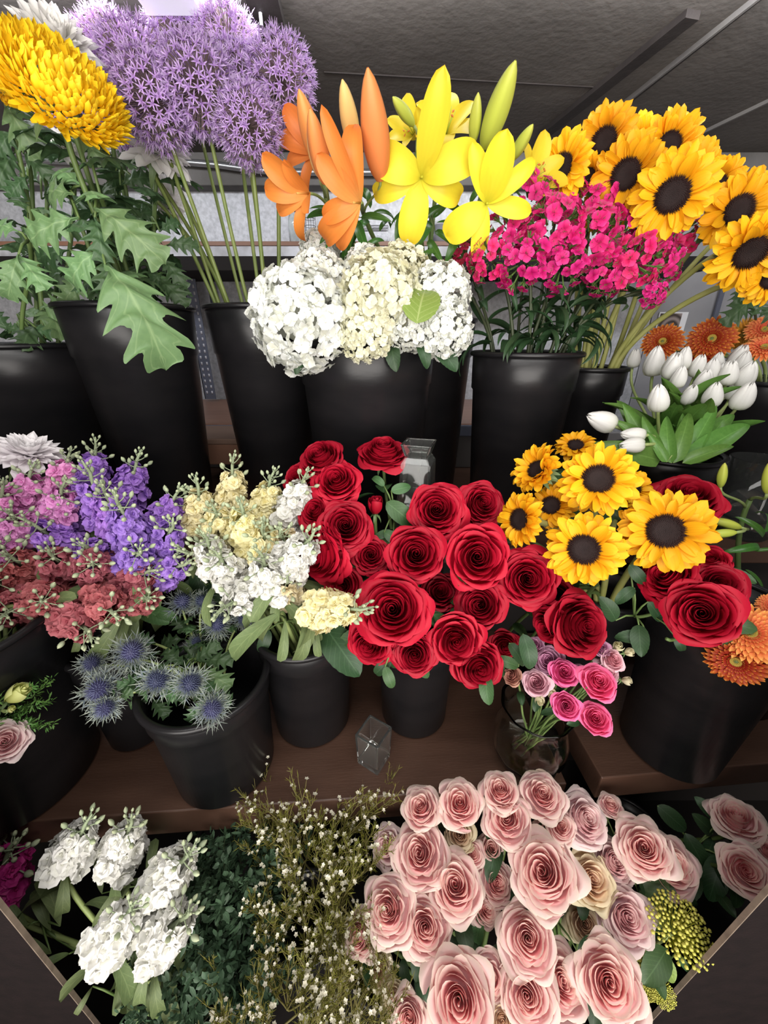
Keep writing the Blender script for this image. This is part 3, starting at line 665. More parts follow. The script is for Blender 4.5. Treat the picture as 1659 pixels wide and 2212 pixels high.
M_blk = plain('black_plastic', (.006,.006,.007), (.012,.011,.012), 6, .33, 0, .08, .35, 5, 25, (1, 1, 3))
M_white = plain('white_enamel', (.75,.76,.80), (.8,.8,.84), 3, .3)
M_glass = glass_mat('clear_glass', (.97, 1.0, .98)); M_glassg = glass_mat('greenish_glass', (.96, .98, .92), 0.0, 1.0)
M_acr = glass_mat('clear_plastic', (.98, .98, 1.0), .08)
def boxo(name, c0, c1, m, parent=None, st=True, bw=.003, rot=0.0, piv=None):
    mb = MB(); V, F = boxv(c0[0], c1[0], c0[1], c1[1], c0[2], c1[2])
    if rot:
        p = np.array([*(piv or (0, 0)), 0]); V = (V-p) @ rz(rot).T + p
    mb.add(V, F); o = put(name, mb.mesh(name, m, False), parent)
    if bw: bevel(o, bw)
    if st: o['kind'] = 'structure'
    return o
def fixn(o):
    import bmesh
    bm = bmesh.new(); bm.from_mesh(o.data); bmesh.ops.remove_doubles(bm, verts=bm.verts, dist=1e-5); bmesh.ops.recalc_face_normals(bm, faces=bm.faces); bm.to_mesh(o.data); bm.free(); return o
ZC = zz(.54)
boxo('floor', (-2.2, -2.0, -.02), (2.4, 2.2, 0), M_floor, bw=0)
boxo('wall_back', (-2.2, 1.66, 0), (1.03, 1.74, zz(.455)), M_galv, bw=0)
boxo('wall_back_beam', (-2.2, 1.60, zz(.455)), (2.4, 1.74, ZC), M_beam)
boxo('wall_right_panel', (1.035, 1.66, 0), (2.4, 1.74, zz(.455)), M_wallr)
boxo('wall_left', (-2.3, -2.0, 0), (-2.2, 2.2, ZC), M_beam, bw=0)
boxo('wall_right', (2.4, -2.0, 0), (2.5, 2.2, ZC), M_wallr, bw=0)
boxo('wall_front', (-2.2, -2.1, 0), (2.4, -2.0, ZC), M_beam, bw=0)
boxo('ceiling', (-2.2, -2.0, ZC), (2.4, 2.2, ZC+.1), M_ceil, bw=0)
# seams, a recessed channel and ribs on the ceiling slab, laid along what the photo shows on it
def ceil_strip(name, p, q, wd, th, m):
    a, b = at_z(*p, ZC), at_z(*q, ZC); d = (b-a); d.z = 0; L = d.length; ang = math.atan2(d.y, d.x)
    mb = MB(); V, F = boxv(0, L, -wd/2, wd/2, -th, .0); mb.add(V @ rz(ang).T + np.array([a.x, a.y, ZC]), F)
    o = put(name, mb.mesh(name, m, False)); o['kind'] = 'structure'; return o
M_rib = plain('dark_rib', (.022,.017,.016), (.035,.028,.026), 12, .8, 0, .3)
M_seam = plain('pale_seam', (.16,.15,.15), (.20,.19,.18), 12, .7)
ceil_strip('trim_1', (1172, 288), (1500, 20), .030, .012, M_rib)
ceil_strip('trim_2', (1255, 292), (1659, -30), .005, .010, M_seam)
ceil_strip('trim_3', (1262, 296), (1672, -30), .010, .003, M_rib)
ceil_strip('trim_4', (700, 155), (1290, 188), .004, .002, M_rib)
ceil_strip('trim_5', (1440, 320), (1700, 195), .006, .008, M_seam)
ceil_strip('trim_6', (556, -60), (640, 250), .055, .02, M_rib)
ceil_strip('trim_7', (425, -60), (500, 60), .03, .03, M_beam)
# lighting box and short pull rod
fx = thing('ceiling_light', at_z(355, -36, ZC-.04), 'white enamel lighting box on the dark ceiling above the purple alliums', 'ceiling light')
o = boxo('housing', (-.050, -.035, -.015), (.050, .035, .04), M_white, fx, False, .006)
M_lens, _nt, _p, _o = nt_new('lamp_lens'); _p.inputs['Base Color'].default_value = (.9, .9, 1, 1); _p.inputs['Emission Color'].default_value = (.9, .92, 1, 1); _p.inputs['Emission Strength'].default_value = .35
boxo('lens', (-.045, -.030, -.020), (.045, .030, -.0155), M_lens, fx, False, .002)
p_ = at_z(559, -8, ZC); mb = MB(); V, F, UV = tube([(0, 0, 0), (0, 0, -.035)], [.003, .003], 8); mb.add(V, F, UV)
rodo = put('pull_rod', mb.mesh('pull_rod', M_white), None, p_); tag(rodo, 'short white rod hanging from the ceiling right of the white lighting box', 'rod')
# conduit pipe across the beam
mb = MB(); pts = [at_y(x, y, 1.575) for x, y in ((-250, 335), (60, 345), (250, 352), (400, 350), (470, 356), (540, 366), (600, 371), (700, 372), (980, 372))]
V, F, UV = tube(pts, .009, 10); mb.add(V - np.array(pts[0]), F, UV)
for i in (2, 5, 6):
    V, F, UV = tube([pts[i]-Vector((.012, 0, 0)), pts[i]+Vector((.012, 0, 0))], .014, 10); mb.add(V - np.array(pts[0]), F, UV)
pipe = put('conduit_pipe', mb.mesh('conduit_pipe', plain('zinc_pipe', (.45,.46,.48), (.55,.55,.57), 20, .3, .8)), None, pts[0])
tag(pipe, 'thin zinc conduit pipe running along the grey beam behind the allium stems', 'pipe')

# back ledge with wooden lip, black shelf face and what stands on it
yb = 1.50
zl = at_y(500, 521, yb).z
boxo('trim_8', (-1.9, yb, zl-.012), (1.00, 1.62, zl), M_wood, bw=.001)
boxo('trim_9', (-1.9, yb+.004, zl-.062), (1.00, 1.62, zl-.012), plain('peeling_white_concrete', (.34,.33,.34), (.72,.73,.78), 16, .8, 0, .6, .2, 8, 60), bw=.001)
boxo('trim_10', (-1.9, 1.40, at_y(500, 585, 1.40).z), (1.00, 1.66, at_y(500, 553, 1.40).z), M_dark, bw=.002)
# perforated upright
pst = thing('shelf_upright', at_y(455, 862, 1.585), 'blue-grey perforated steel shelf upright standing between the two tall black buckets', 'shelf upright')
h_ = at_y(412, 560, 1.585).z - pst.location.z
mb = MB()
for x0, x1, y0, y1 in ((-.022, .022, 0, .003), (-.022, -.019, 0, .03)):
    V, F = boxv(x0, x1, y0, y1, 0, h_+.05); mb.add(V, F)
post = put('angle_profile', mb.mesh('upright', M_post, False), pst)
mb = MB()
for i in range(22):
    for x in (-.009, .011):
        V, F = boxv(x-.003, x+.003, -.0015, .0, .02+i*h_/22, .02+i*h_/22+.011); mb.add(V, F)
tag(put('slots', mb.mesh('slots', plain('pale_slot', (.5,.5,.55))), pst), 'pale slots', None)
mb = MB(); V, F, UV = tube([(0.055, .05, 0), (.055, .05, h_+.05)], .012, 8); mb.add(V, F, UV); put('rear_tube', mb.mesh('rear_tube', M_post), pst)
# back rack shelf: brown laminate over a blue-grey front rail
zr = at_y(470, 916, 1.15).z
rk = thing('rack_shelf', (0, 1.15, zr-.03), 'brown laminate rack shelf with a blue-grey steel front edge behind the tall buckets', 'shelf')
boxo('board', (-1.5, .002, .005), (.62, .50, .03), M_wood, rk, False); boxo('front_rail', (-1.5, -.012, -.005), (.62, .0, .028), M_post, rk, False)
boxo('beam', (-1.5, .04, -.07), (.62, .10, -.03), M_dark, rk, False)
bxp = at_y(480, 1004, .98)
bx = thing('storage_box', (bxp.x, 1.03, bxp.z), 'brown box under the rack shelf between the two tall black buckets', 'box')
boxo('body', (-.11, -.05, 0), (.11, .12, .055), M_wood, bx, False); boxo('lid', (-.113, -.053, .055), (.113, .123, .07), plain('box_lid', (.24,.15,.11)), bx, False)
# middle tier, risers, lower boards, bottom tier
Z2, Z1, Z0 = zz(-.38), zz(-.62), zz(-1.10)
RB = math.radians(4.0)
shelf2 = boxo('display_shelf', (-1.6, .66, Z2-.035), (1.6, 1.22, Z2), M_brown, None, False); tag(shelf2, 'long brown display shelf that carries the tall buckets of the back row', 'shelf')
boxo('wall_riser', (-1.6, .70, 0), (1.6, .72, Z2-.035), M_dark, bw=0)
boxo('trim_11', (-1.6, 1.18, Z2), (1.6, 1.20, Z2+.11), plain('grey_board', (.16,.15,.15), (.2,.19,.19)), bw=.001)
fl_, fr_ = at_z(-120, 1787, Z1), at_z(1225, 1693, Z1)
ang = math.atan2(fr_.y-fl_.y, fr_.x-fl_.x)
s1 = thing('plank_shelf', fl_, 'left brown plank shelf with a chipped front edge carrying buckets and two glass vases', 'shelf'); s1.rotation_euler.z = ang
Ls = (fr_-fl_).length
boxo('plank', (0, 0, -.055), (Ls, .34, 0), M_brown, s1, False, .002)
q0, q1 = at_z(1300, 1681, Z1), at_z(1659, 1649, Z1); ang2 = math.atan2(q1.y-q0.y, q1.x-q0.x)
s2 = thing('plank_shelf', q0, 'right brown plank shelf under the large bucket of red roses', 'shelf'); s2.rotation_euler.z = ang2
boxo('plank', (0, 0, -.052), (.55, .32, 0), M_brown, s2, False, .002)
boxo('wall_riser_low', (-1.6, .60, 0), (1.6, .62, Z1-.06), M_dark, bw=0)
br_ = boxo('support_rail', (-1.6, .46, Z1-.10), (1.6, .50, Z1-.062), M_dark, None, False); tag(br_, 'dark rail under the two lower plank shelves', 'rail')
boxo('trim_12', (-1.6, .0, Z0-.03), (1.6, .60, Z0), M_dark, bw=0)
# cabinet side panels flanking the bottom bin
for side, pts in ((-1, ((-60, 1866), (215, 2212))), (1, ((1725, 1838), (1390, 2212)))):
    a, b = at_y(*pts[0], .20), at_y(*pts[1], .20); d = b-a; b2 = a+d*1.8; a2 = a-d*.9
    x_out = side*.75
    P = [(a2.x, a2.z), (x_out, a2.z), (x_out, b2.z), (b2.x, b2.z)]
    mb = MB(); V = [(x, .196, z) for x, z in P]+[(x, .20, z) for x, z in P]
    mb.add(V, [(0, 1, 2, 3), (7, 6, 5, 4), (0, 4, 5, 1), (1, 5, 6, 2), (2, 6, 7, 3)])
    root = thing('cabinet_panel', (0, 0, 0), ('left' if side < 0 else 'right')+' dark brown cabinet panel with a pale raw edge at the bottom '+('left' if side < 0 else 'right')+' corner', 'panel')
    root.location = (b2.x, .19, 0.0); po = put('board', mb.mesh('panel', M_panel, False), root, -root.location)
    e = .0013*side; mb = MB(); V = [(a2.x-e*.8, .1955, a2.z), (a2.x+e*.2, .1955, a2.z), (b2.x+e*.2, .1955, b2.z), (b2.x-e*.8, .1955, b2.z)]; V = V+[(x, .2005, z) for x, y, z in V]
    mb.add(V, [(0, 1, 2, 3), (7, 6, 5, 4), (0, 4, 5, 1), (1, 5, 6, 2), (2, 6, 7, 3), (3, 7, 4, 0)])
    tag(put('edge_strip', mb.mesh('edge', M_edge, False), root, -root.location), 'pale raw edge', None)

# things on the back ledge
def gl(prof, m, n=40): mb = MB(); V, F, UV = lathe(prof, n); mb.add(V, F, UV); return mb
P = at_y(640, 519, 1.53); k = 1.53/.99
dome = put('glass_cloche', gl([(.001, .0), (.026, .0), (.026, .065), (.022, .082), (.012, .092), (.001, .095), (.001, .092), (.011, .089), (.020, .079), (.0235, .064), (.0235, .003), (.001, .003)], M_glass).mesh('cloche', M_glass), None, (P.x, 1.55, zl))
tag(dome, 'small domed glass tube on the back ledge left of the orange lilies', 'glass')
wire = MB()
for z in (.01, .03, .05, .07): V, F, UV = tube([(.018*math.cos(a*PI/8), .018*math.sin(a*PI/8), z) for a in range(17)], .0008, 4); wire.add(V, F, UV)
for a in range(6): V, F, UV = tube([(.018*math.cos(a), .018*math.sin(a), 0), (.018*math.cos(a), .018*math.sin(a), .08)], .0008, 4); wire.add(V, F, UV)
tag(put('wire_holder', wire.mesh('wire', plain('dark_wire', (.05, .05, .05))), None, (at_y(672, 519, 1.55).x, 1.55, zl)), 'small dark wire holder standing right beside the domed glass tube', 'wire holder')
for i, (x0, x1, y0, lab, m) in enumerate(((875, 935, 478, 'clear plastic box on the back ledge below the big yellow lily', M_acr), (938, 988, 484, 'grey plastic canister on the back ledge right of the clear box', plain('grey_canister', (.22,.22,.26), (.3,.3,.34), 8, .3)), (780, 838, 492, 'frosted plastic tub on the back ledge left of the clear box', M_acr))):
    a, b = at_y(x0, y0, 1.53), at_y(x1, y0, 1.53); r = (b.x-a.x)/2
    root = thing('plastic_box' if i != 1 else 'canister', ((a.x+b.x)/2, 1.56, zl), lab, 'box' if i != 1 else 'canister')
    if i == 1:
        put('body', gl([(.001, 0), (r, 0), (r*1.02, a.z-zl), (.001, a.z-zl)], m).mesh('can', m), root); put('lid', gl([(.001, a.z-zl+.001), (r*1.06, a.z-zl+.001), (r*1.06, a.z-zl+.01), (.001, a.z-zl+.012)], m).mesh('lid', M_white), root)
    else:
        boxo('body', (-r, -.03, 0), (r, .03, a.z-zl), m, root, False); boxo('lid', (-r*1.05, -.033, a.z-zl+.001), (r*1.05, .033, a.z-zl+.008), M_white if i == 0 else M_acr, root, False)
# small framed picture on the right wall panel
pa, pb = at_y(1428, 680, 1.64), at_y(1478, 722, 1.64)
pic = thing('picture_card', ((pa.x+pb.x)/2, 1.655, pb.z-.02), 'small square picture card on the grey wall above the orange gerberas', 'picture')
w_, hh = (pb.x-pa.x)/2, (pa.z-pb.z)+.03
boxo('card', (-w_, -.006, 0), (w_, 0, hh), M_white, pic, False, .001)
m, nt, p, out = nt_new('picture_print'); t = nt.nodes.new('ShaderNodeTexCoord'); gr = nt.nodes.new('ShaderNodeTexWave'); gr.wave_type = 'RINGS'; gr.rings_direction = 'Y'; gr.inputs['Scale'].default_value = 14; gr.inputs['Distortion'].default_value = 1.5
mp = nt.nodes.new('ShaderNodeMapping'); mp.inputs['Location'].default_value = (0, 0, -hh*.42); nt.links.new(t.outputs['Object'], mp.inputs[0]); nt.links.new(mp.outputs[0], gr.inputs[0])
nt.links.new(mixc(nt, gr.outputs[1], (.05,.035,.03), (.32,.26,.25)), p.inputs['Base Color'])
boxo('print', (-w_*.95, -.008, hh*.06), (w_*.55, -.0062, hh*.95), m, pic, False, 0)
# narrow trim between wall panels at right
a, b = at_y(1580, 560, 1.64), at_y(1536, 715, 1.64)
mb = MB(); V, F = boxv(-.008, .008, -.004, .004, 0, (a-b).length+.3); A = align((a-b).normalized()); mb.add(V, F, None, 0, A, b-(a-b).normalized()*.25)
struct('trim_13', mb, M_post)

# ------------------------------------------------------------------ buckets and vases
BK = {}
def bucket(key, x, y, z, rb, rr, h, label, group=None, water=True):
    t = thing('flower_bucket', (x, y, z), label, 'bucket', group)
    zb = h*.80; rm = rb+(rr-rb)*.80; th = .003
    prof = [(.001, .0), (rb-.006, .0), (rb, .005), (rm, zb), (rm+.0032, zb+.004), (rr+.001, h-.008)]
    inner = [(rr-th, h-.006), (rm-th, zb), (rb-th, .008), (.001, .008)]
    mb = MB(); V, F, UV = lathe(prof+[(rr-.0005, h-.006)]+inner, 72); mb.add(V, F, UV); body = put('body', mb.mesh('bucket_body', M_blk), t)
    mb = MB(); V, F, UV = lathe([(rr-.001, h-.007), (rr+.005, h-.007), (rr+.0065, h-.004), (rr+.0055, h), (rr+.002, h+.0018), (rr-.003, h), (rr-.0035, h-.005), (rr-.001, h-.007)], 72); mb.add(V, F, UV); put('rim', mb.mesh('bucket_rim', M_blk), t)
    BK[key] = (x, y, z, rb, rr, h); return t
def bk_rim(key, px, py, Y, wpx, label, zbase=Z2, taper=.72):   # placed by the middle of its rim
    P = at_y(px, py, Y); d = Y/ray(px, py).y; rr = wpx/2*d/FPX; h = P.z-zbase
    bucket(key, P.x, Y, zbase, rr*taper, rr, h, label)
bk_rim('mum0', 20, 742, .86, 345, 'wide black bucket at the far left, its rim lowest of the left back buckets', taper=.85)
bk_rim('mum', 275, 662, .80, 256, 'tall black bucket under the large lobed mum leaves', taper=.72)
bk_rim('allium', 562, 664, .88, 222, 'tall black bucket holding the allium stems', taper=.72)
bk_rim('hyd', 792, 735, .76, 290, 'tall wide black bucket under the white hydrangeas', taper=.80)
bk_rim('lily', 925, 690, 1.02, 200, 'tall black bucket of lilies behind the hydrangea bucket', taper=.80)
bk_rim('dian', 1137, 760, .80, 222, 'tall black bucket under the magenta sweet williams', taper=.78)
bk_rim('sunb', 1278, 792, .97, 140, 'narrow black bucket holding the thick sunflower stems of the back row', taper=.8)
bk_rim('tulip', 1440, 972, .70, 200, 'short black bucket crammed with white tulips', taper=.82)
bk_rim('ger', 1690, 820, .92, 230, 'black bucket at the right edge behind the tulips, under the upper gerberas', taper=.8)
def bk_base(key, px, py, rb, rr, h, label, z=Z1, dy=0):
    P = at_z(px, py, z); bucket(key, P.x, P.y+dy, z+.0005, rb, rr, h, label)
bk_base('stockL', 55, 1668, .098, .128, .30, 'large black bucket at the left edge of the lower plank shelf')
bk_base('stockB', 305, 1572, .046, .056, .20, 'slim black bucket behind the thistle bucket')
bk_base('thistle', 492, 1645, .072, .082, .19, 'black bucket of blue thistles near the shelf edge')
bk_base('stockW', 678, 1545, .064, .072, .21, 'black bucket under the cream and white stocks')
bk_base('rose', 893, 1535, .057, .063, .20, 'black bucket in the middle of the shelf under the red roses')
bk_base('rose2', 1262, 1440, .060, .068, .20, 'dark bucket behind the round glass vase, under the lower sunflowers', Z1)
bk_base('roseR', 1440, 1603, .070, .086, .285, 'large black bucket on the right plank shelf under the red roses')
bucket('lilyR', .66, .55, Z1, .085, .10, .17, 'black bucket at the right edge with green lily buds rising from it')
for key, x, y, lab in (('b1', -.27, .20, 'stocks'), ('b2', -.13, .30, 'leafy greens'), ('b3', .0, .26, 'waxflower'), ('b4', .13, .20, 'pink roses, left one'), ('b5', .30, .24, 'pink roses, right one'), ('b6', .47, .42, 'pink roses at the far right')):
    bucket(key, x, y, Z0+.0005, .050, .058, .24, 'black bucket down in the bottom tier under the '+lab)
BK['glass'] = None
# glass vases
def ribbed(prof, n, amp): 
    mb = MB(); V, F, UV = lathe(prof, n); a = np.arctan2(V[:, 1], V[:, 0]); r = np.hypot(V[:, 0], V[:, 1]); g = 1+amp*np.cos(a*10)*(r > .02); V[:, 0] *= g; V[:, 1] *= g; mb.add(V, F, UV); return mb
P = at_z(1135, 1634, Z1)
prof = [(.001, .001), (.038, .001), (.048, .008), (.055, .030), (.055, .062), (.048, .085), (.044, .098), (.050, .115), (.053, .120)]
inn = [(r-.003, z) for r, z in prof[::-1] if r > .03 and z > .004]+[(.036, .012), (.001, .012)]
v = put('glass_vase', ribbed(prof+inn, 80, .012).mesh('round_vase', M_glassg), None, (P.x, P.y, Z1)); tag(v, 'round bellied glass vase holding the small pink spray roses', 'vase')
BK['glass'] = (P.x, P.y, Z1, .035, .046, .12)
wm = MB(); V, F, UV = lathe([(.001, .0125), (.034, .0125), (.044, .018), (.0505, .032), (.0505, .055), (.001, .055)], 60); wm.add(V, F, UV)
def sqvase(name, P, w, hgt, rot, label, neck=None):
    mb = MB(); t = .0035; w2 = w/2
    lv = [(w2, 0), (w2, hgt)] if not neck else neck
    rings = [(a-.002, z) if i == 0 else (a, z) for i, (a, z) in enumerate(lv)] + [(a-t, z) for a, z in lv[::-1] if z > 0] + [(lv[0][0]-t, .012)]
    V = []; F = []
    for a, z in rings:
        for sx, sy in ((-1, -1), (1, -1), (1, 1), (-1, 1)): V.append((a*sx, a*sy, z))
    for i in range(len(rings)-1):
        for k in range(4): F.append((i*4+k, i*4+(k+1) % 4, (i+1)*4+(k+1) % 4, (i+1)*4+k))
    F.append((3, 2, 1, 0)); n = len(rings)-1; F.append((n*4, n*4+1, n*4+2, n*4+3))
    mb.add(V, F); o = put(name, mb.mesh(name, M_glass, False), None, P); o.rotation_euler.z = rot; bevel(o, .0012, 2); tag(o, label, 'vase'); return o
P = at_z(808, 1640, Z1); sqvase('glass_vase', (P.x, P.y, Z1), .042, .068, math.radians(58), 'small empty square glass vase on the left plank shelf')
YV = .575; PV = at_y(905, 955, YV); NH = .150
sqvase('glass_vase', (PV.x, YV, PV.z-NH), .05, .2, math.radians(-16), 'clear square-necked glass vase behind the red roses', [(.028, 0), (.029, .02), (.0285, .05), (.0245, .085), (.0235, .120), (.0175, .130), (.0225, .146), (.024, NH)])
rb_ = thing('riser_block', (PV.x, YV, Z1), 'dark block hidden behind the red roses, under the square-necked glass vase', 'block'); boxo('block', (-.045, -.04, .0005), (.045, .022, PV.z-NH-Z1-.0005), M_dark, rb_, False)
P = at_y(1590, 1150, .74)
mb = MB(); V, F, UV = lathe([(.001, 0), (.052, 0), (.055, .006), (.050, .016), (.056, .026), (.052, .034), (.054, .05), (.054, .16), (.051, .16), (.051, .05), (.046, .040), (.001, .038)], 64); mb.add(V, F, UV)
tag(put('glass_vase', mb.mesh('cylinder_vase', M_glass), None, (P.x-.01, .735, Z2)), 'tall cylinder glass vase with a thick ringed foot at the right, above the lily buds', 'vase')

for o in bpy.data.objects:
    if o.type == 'MESH' and o.name.split('.')[0] in ('glass_vase', 'glass_cloche'): fixn(o)
# ------------------------------------------------------------------ placing flowers
RND = random.Random(5)
def mouth(bk, H, R):
    x, y, z, rb, rr, h = BK[bk]
    d = Vector((H.x-x, H.y-y, 0)); L = d.length; d = d/max(L, 1e-6)
    k = min(.72, L/ (rr*2.2))
    return Vector((x+d.x*rr*k+R.uniform(-.12, .12)*rr, y+d.y*rr*k+R.uniform(-.12, .12)*rr, z+h)), Vector((x-d.x*rb*.35+R.uniform(-.3, .3)*rb, y-d.y*rb*.35+R.uniform(-.3, .3)*rb, z+.012))
def stem_path(H, n, bk, R, stiff=.35):
    M, B = mouth(bk, H, R); dist = (H-M).length; up = (M-B).normalized()
    p = bez(H, H-n*dist*stiff, M+up*dist*.35, M, 14)
    return p + [M+(B-M)*t for t in (.25, .6, 1.0)], B
def pin(px, py, d, a, b, s, hc):
    P = at(px, py, d); n = facing(P, a, b); return P-n*s*hc, n
def add_stem(root, path, r, mat, r2=None, n=6):
    mb = MB(); r2 = r2 or r; o = root.location
    V, F, UV = tube([p-o for p in path], [r+(r2-r)*i/(len(path)-1) for i in range(len(path))], n); mb.add(V, F, UV)
    return put('stem', mb.mesh('stem', G[mat]), root)
def add_leaf(root, path, i, key, size, R, droop=.2, toward=None, roll=None, name='leaf'):
    p = path[i]; d = (path[min(i+1, len(path)-1)]-path[max(0, i-1)]).normalized()
    s = toward if toward is not None else Vector((R.uniform(-1, 1), R.uniform(-1.2, .4), R.uniform(-.2, .6)))
    y = (s - d*s.dot(d)*.6).normalized(); z = (-d); z = (z - y*z.dot(y)).normalized()
    if z.z < 0 and abs(y.z) < .8: z = -z
    x = y.cross(z); me = R.choice(ME[key])
    M = Matrix([[x[k]*size, y[k]*size, z[k]*size, (p-root.location)[k]] for k in range(3)] + [[0, 0, 0, 1]])
    return put(name, me, root, None, M)
def nearest_bk(P, keys): return min(keys, key=lambda k: (BK[k][0]-P.x)**2+(BK[k][1]-P.y)**2)

def bloom_thing(name, cat, label, group, px, py, size, d, a, b, bk, parts, hc=.5, stem_r=.0025, stem='stem', leaves=(), stiff=.35, seed=None, zs=1.0, neck=0.0):
    """parts: list of (part name, mesh, z offset in units); size = diameter in picture units at distance d"""
    R = random.Random(hash((px*7919+py*31)) if seed is None else seed)
    s = size/2*d/FPX; H, n = pin(px, py, d, a, b, s, hc)
    base = H - n*s*neck
    path, B = stem_path(base, n, bk, R, stiff)
    root = thing(name, B, label, cat, group); roll = R.random()*6.28
    for pn, me, zo in parts:
        M = mat_at(n, H-B+n*s*zo, roll, s)
        if zs != 1.0: M = M @ Matrix.Diagonal((1, 1, zs, 1))
        put(pn, me, root, None, M)
    add_stem(root, path, stem_r, stem, stem_r*1.15)
    for i, key, sz in leaves: add_leaf(root, path, i, key, sz, R)
    return root, path

# ---- red roses
def rose(px, py, size, d, a, b, bk, label, kind='rose_red', vi=None, leaves=2, lk='leaf', bud=False, zs=1.0, cat='rose', name='rose', group='red roses'):
    me = ME['bud_red'][0] if bud else ME[kind][(px+py) % len(ME[kind]) if vi is None else vi]
    lv = [(3+2*i, lk, RND.uniform(.040, .058)) for i in range(leaves)]
    return bloom_thing(name, cat, label, group, px, py, size*.92, d, a, b, bk, [('bloom', me, 0), ('sepals', ME['sepals'][px % 2], .02)], .55 if not bud else .8, .0028, 'stem', lv, .3, zs=zs)
RED = [
 (690, 985, 110, .56, -.5, .9, 'rose', 'red rose tilted upwards, topmost of those left of the square-necked vase'),
 (727, 1035, 118, .54, -.15, .5, 'rose', 'rumpled red rose just below the topmost left one, above the two left-hand open roses'),
 (828, 968, 112, .60, .0, 1.5, 'rose', 'tall red rose seen from the side, standing above all others beside the square-necked glass vase'),
 (682, 1102, 92, .54, -.4, .45, 'rose', 'red rose between the white stock tip and the bright open rose'),
 (745, 1132, 128, .515, .0, .2, 'rose', 'bright red rose facing the viewer, left of the narrow upright bud'),
 (684, 1200, 150, .52, -1.0, -.3, 'rose', 'large red rose turned away left with broad folded petals, beside the white stocks'),
 (800, 1197, 92, .53, .0, .1, 'rose', 'small dark red rose tucked left of the central rose'),
 (898, 1197, 142, .50, .05, .1, 'rose', 'central red rose with round spiral heart, below the green leaf gap'),
 (942, 1100, 135, .53, .0, .15, 'rose', 'red rose right below the square-necked glass vase'),
 (1042, 1085, 112, .55, .35, .2, 'rose2', 'red rose turned right, touching the left lower sunflower'),
 (1030, 1203, 142, .50, .05, .05, 'rose', 'red rose with creased petals right of the central rose'),
 (1140, 1252, 142, .50, .1, -.05, 'rose2', 'deep red rose left below the lowest sunflower'),
 (848, 1316, 172, .47, -.05, .05, 'rose', 'largest red rose with a whorled heart, left of centre low in the bouquet'),
 (950, 1278, 86, .55, .1, .2, 'rose', 'half hidden dark red rose behind the largest one'),
 (1037, 1307, 116, .50, -.1, .0, 'rose', 'red rose with many fine petal edges below the creased one'),
 (795, 1392, 120, .49, -.4, -.5, 'rose', 'red rose hanging behind and below the largest rose at left'),
 (897, 1415, 108, .48, .0, -.25, 'rose', 'small round red rose lowest in the middle above the bucket'),
 (985, 1383, 118, .475, .1, -.3, 'rose', 'cup shaped red rose with a wide outer petal, right of the lowest middle rose'),
 (1035, 1440, 124, .48, .2, -.5, 'rose', 'lowest red rose of the bouquet, above a pale green leaf'),
 (1258, 1352, 150, .47, .65, -.1, 'rose2', 'red rose facing right above the pink spray roses'),
 (1180, 1352, 96, .50, -.8, -.3, 'rose2', 'dark rose seen from behind at the left of the right-facing rose'),
 (645, 1030, 84, .60, -.5, .5, 'rose', 'dark red rose in shade behind the white stock tip'),
 (738, 1268, 84, .53, -.2, -.1, 'rose', 'dark red rose half hidden between the folded rose and the largest rose'),
 (1515, 1325, 156, .445, .0, .0, 'roseR', 'open red rose with spiral heart on the right beside the orange gerberas'),
 (1492, 1070, 150, .56, .3, .8, 'roseR', 'bright red rose rising behind the right lower sunflower'),
 (1437, 1240, 125, .49, -.4, .5, 'roseR', 'dark red rose half under the right lower sunflower'),
 (1555, 1262, 112, .475, .3, .2, 'roseR', 'red rose behind the open one at the right edge of that bunch'),
 (1530, 1208, 84, .50, .1, .6, 'roseR', 'small dark red rose under the right lower sunflower petals'),
 (1090, 1395, 70, .56, .1, -.3, 'rose2', 'small red rose in deep shade behind the lowest rose'),
 (1205, 1290, 90, .54, .0, -.1, 'rose2', 'dark red rose mostly hidden under the lowest sunflower'),
]
for r in RED: rose(*r)
rose(812, 1093, 60, .55, .1, 1.6, 'rose', 'narrow closed red rose bud standing upright in the middle of the bouquet', bud=True, cat='rose bud', name='rose_bud')
rose(910, 1082, 50, .57, -.3, 1.0, 'rose', 'small closed red rosebud left of the rose below the square-necked vase', bud=True, cat='rose bud', name='rose_bud')
# free hanging rose leaves are parts of an extra leafy stem each
def leafy(px, py, d, bk, label, spec, cat='foliage', name='leafy_branch', group=None, stem='stem', r=.0022, ab=(0, .6)):
    """spec: (leaf px, py, tip px, py, distance, mesh key, tip distance)"""
    P = at(px, py, d); n = facing(P, *ab); R = random.Random(px*13+py)
    path, B = stem_path(P, n, bk, R); root = thing(name, B, label, cat, group); add_stem(root, path, r, stem)
    for (x0, y0, x1, y1, d0, key, d1) in spec:
        a, b = at(x0, y0, d0), at(x1, y1, d1); y = b-a; L = y.length; y = y.normalized(); c = (Vector((0, 0, CZ))-a).normalized()+Vector((R.uniform(-.35, .35), 0, R.uniform(0, .5)))
        z = (c-y*c.dot(y)).normalized(); x = y.cross(z)
        M = Matrix([[x[k]*L, y[k]*L, z[k]*L, (a-B)[k]] for k in range(3)] + [[0, 0, 0, 1]]); put('leaf', R.choice(ME[key]), root, None, M)
        q = min(path[:12], key=lambda t: (t-a).length)
        if (q-a).length > .004:
            mb = MB(); V, F, UV = tube([q-B, (q+a)/2-B+Vector((0, 0, .004)), a-B], [r*.7, r*.6, r*.4], 5); mb.add(V, F, UV); put('twig', mb.mesh('twig', G[stem]), root)
    return root
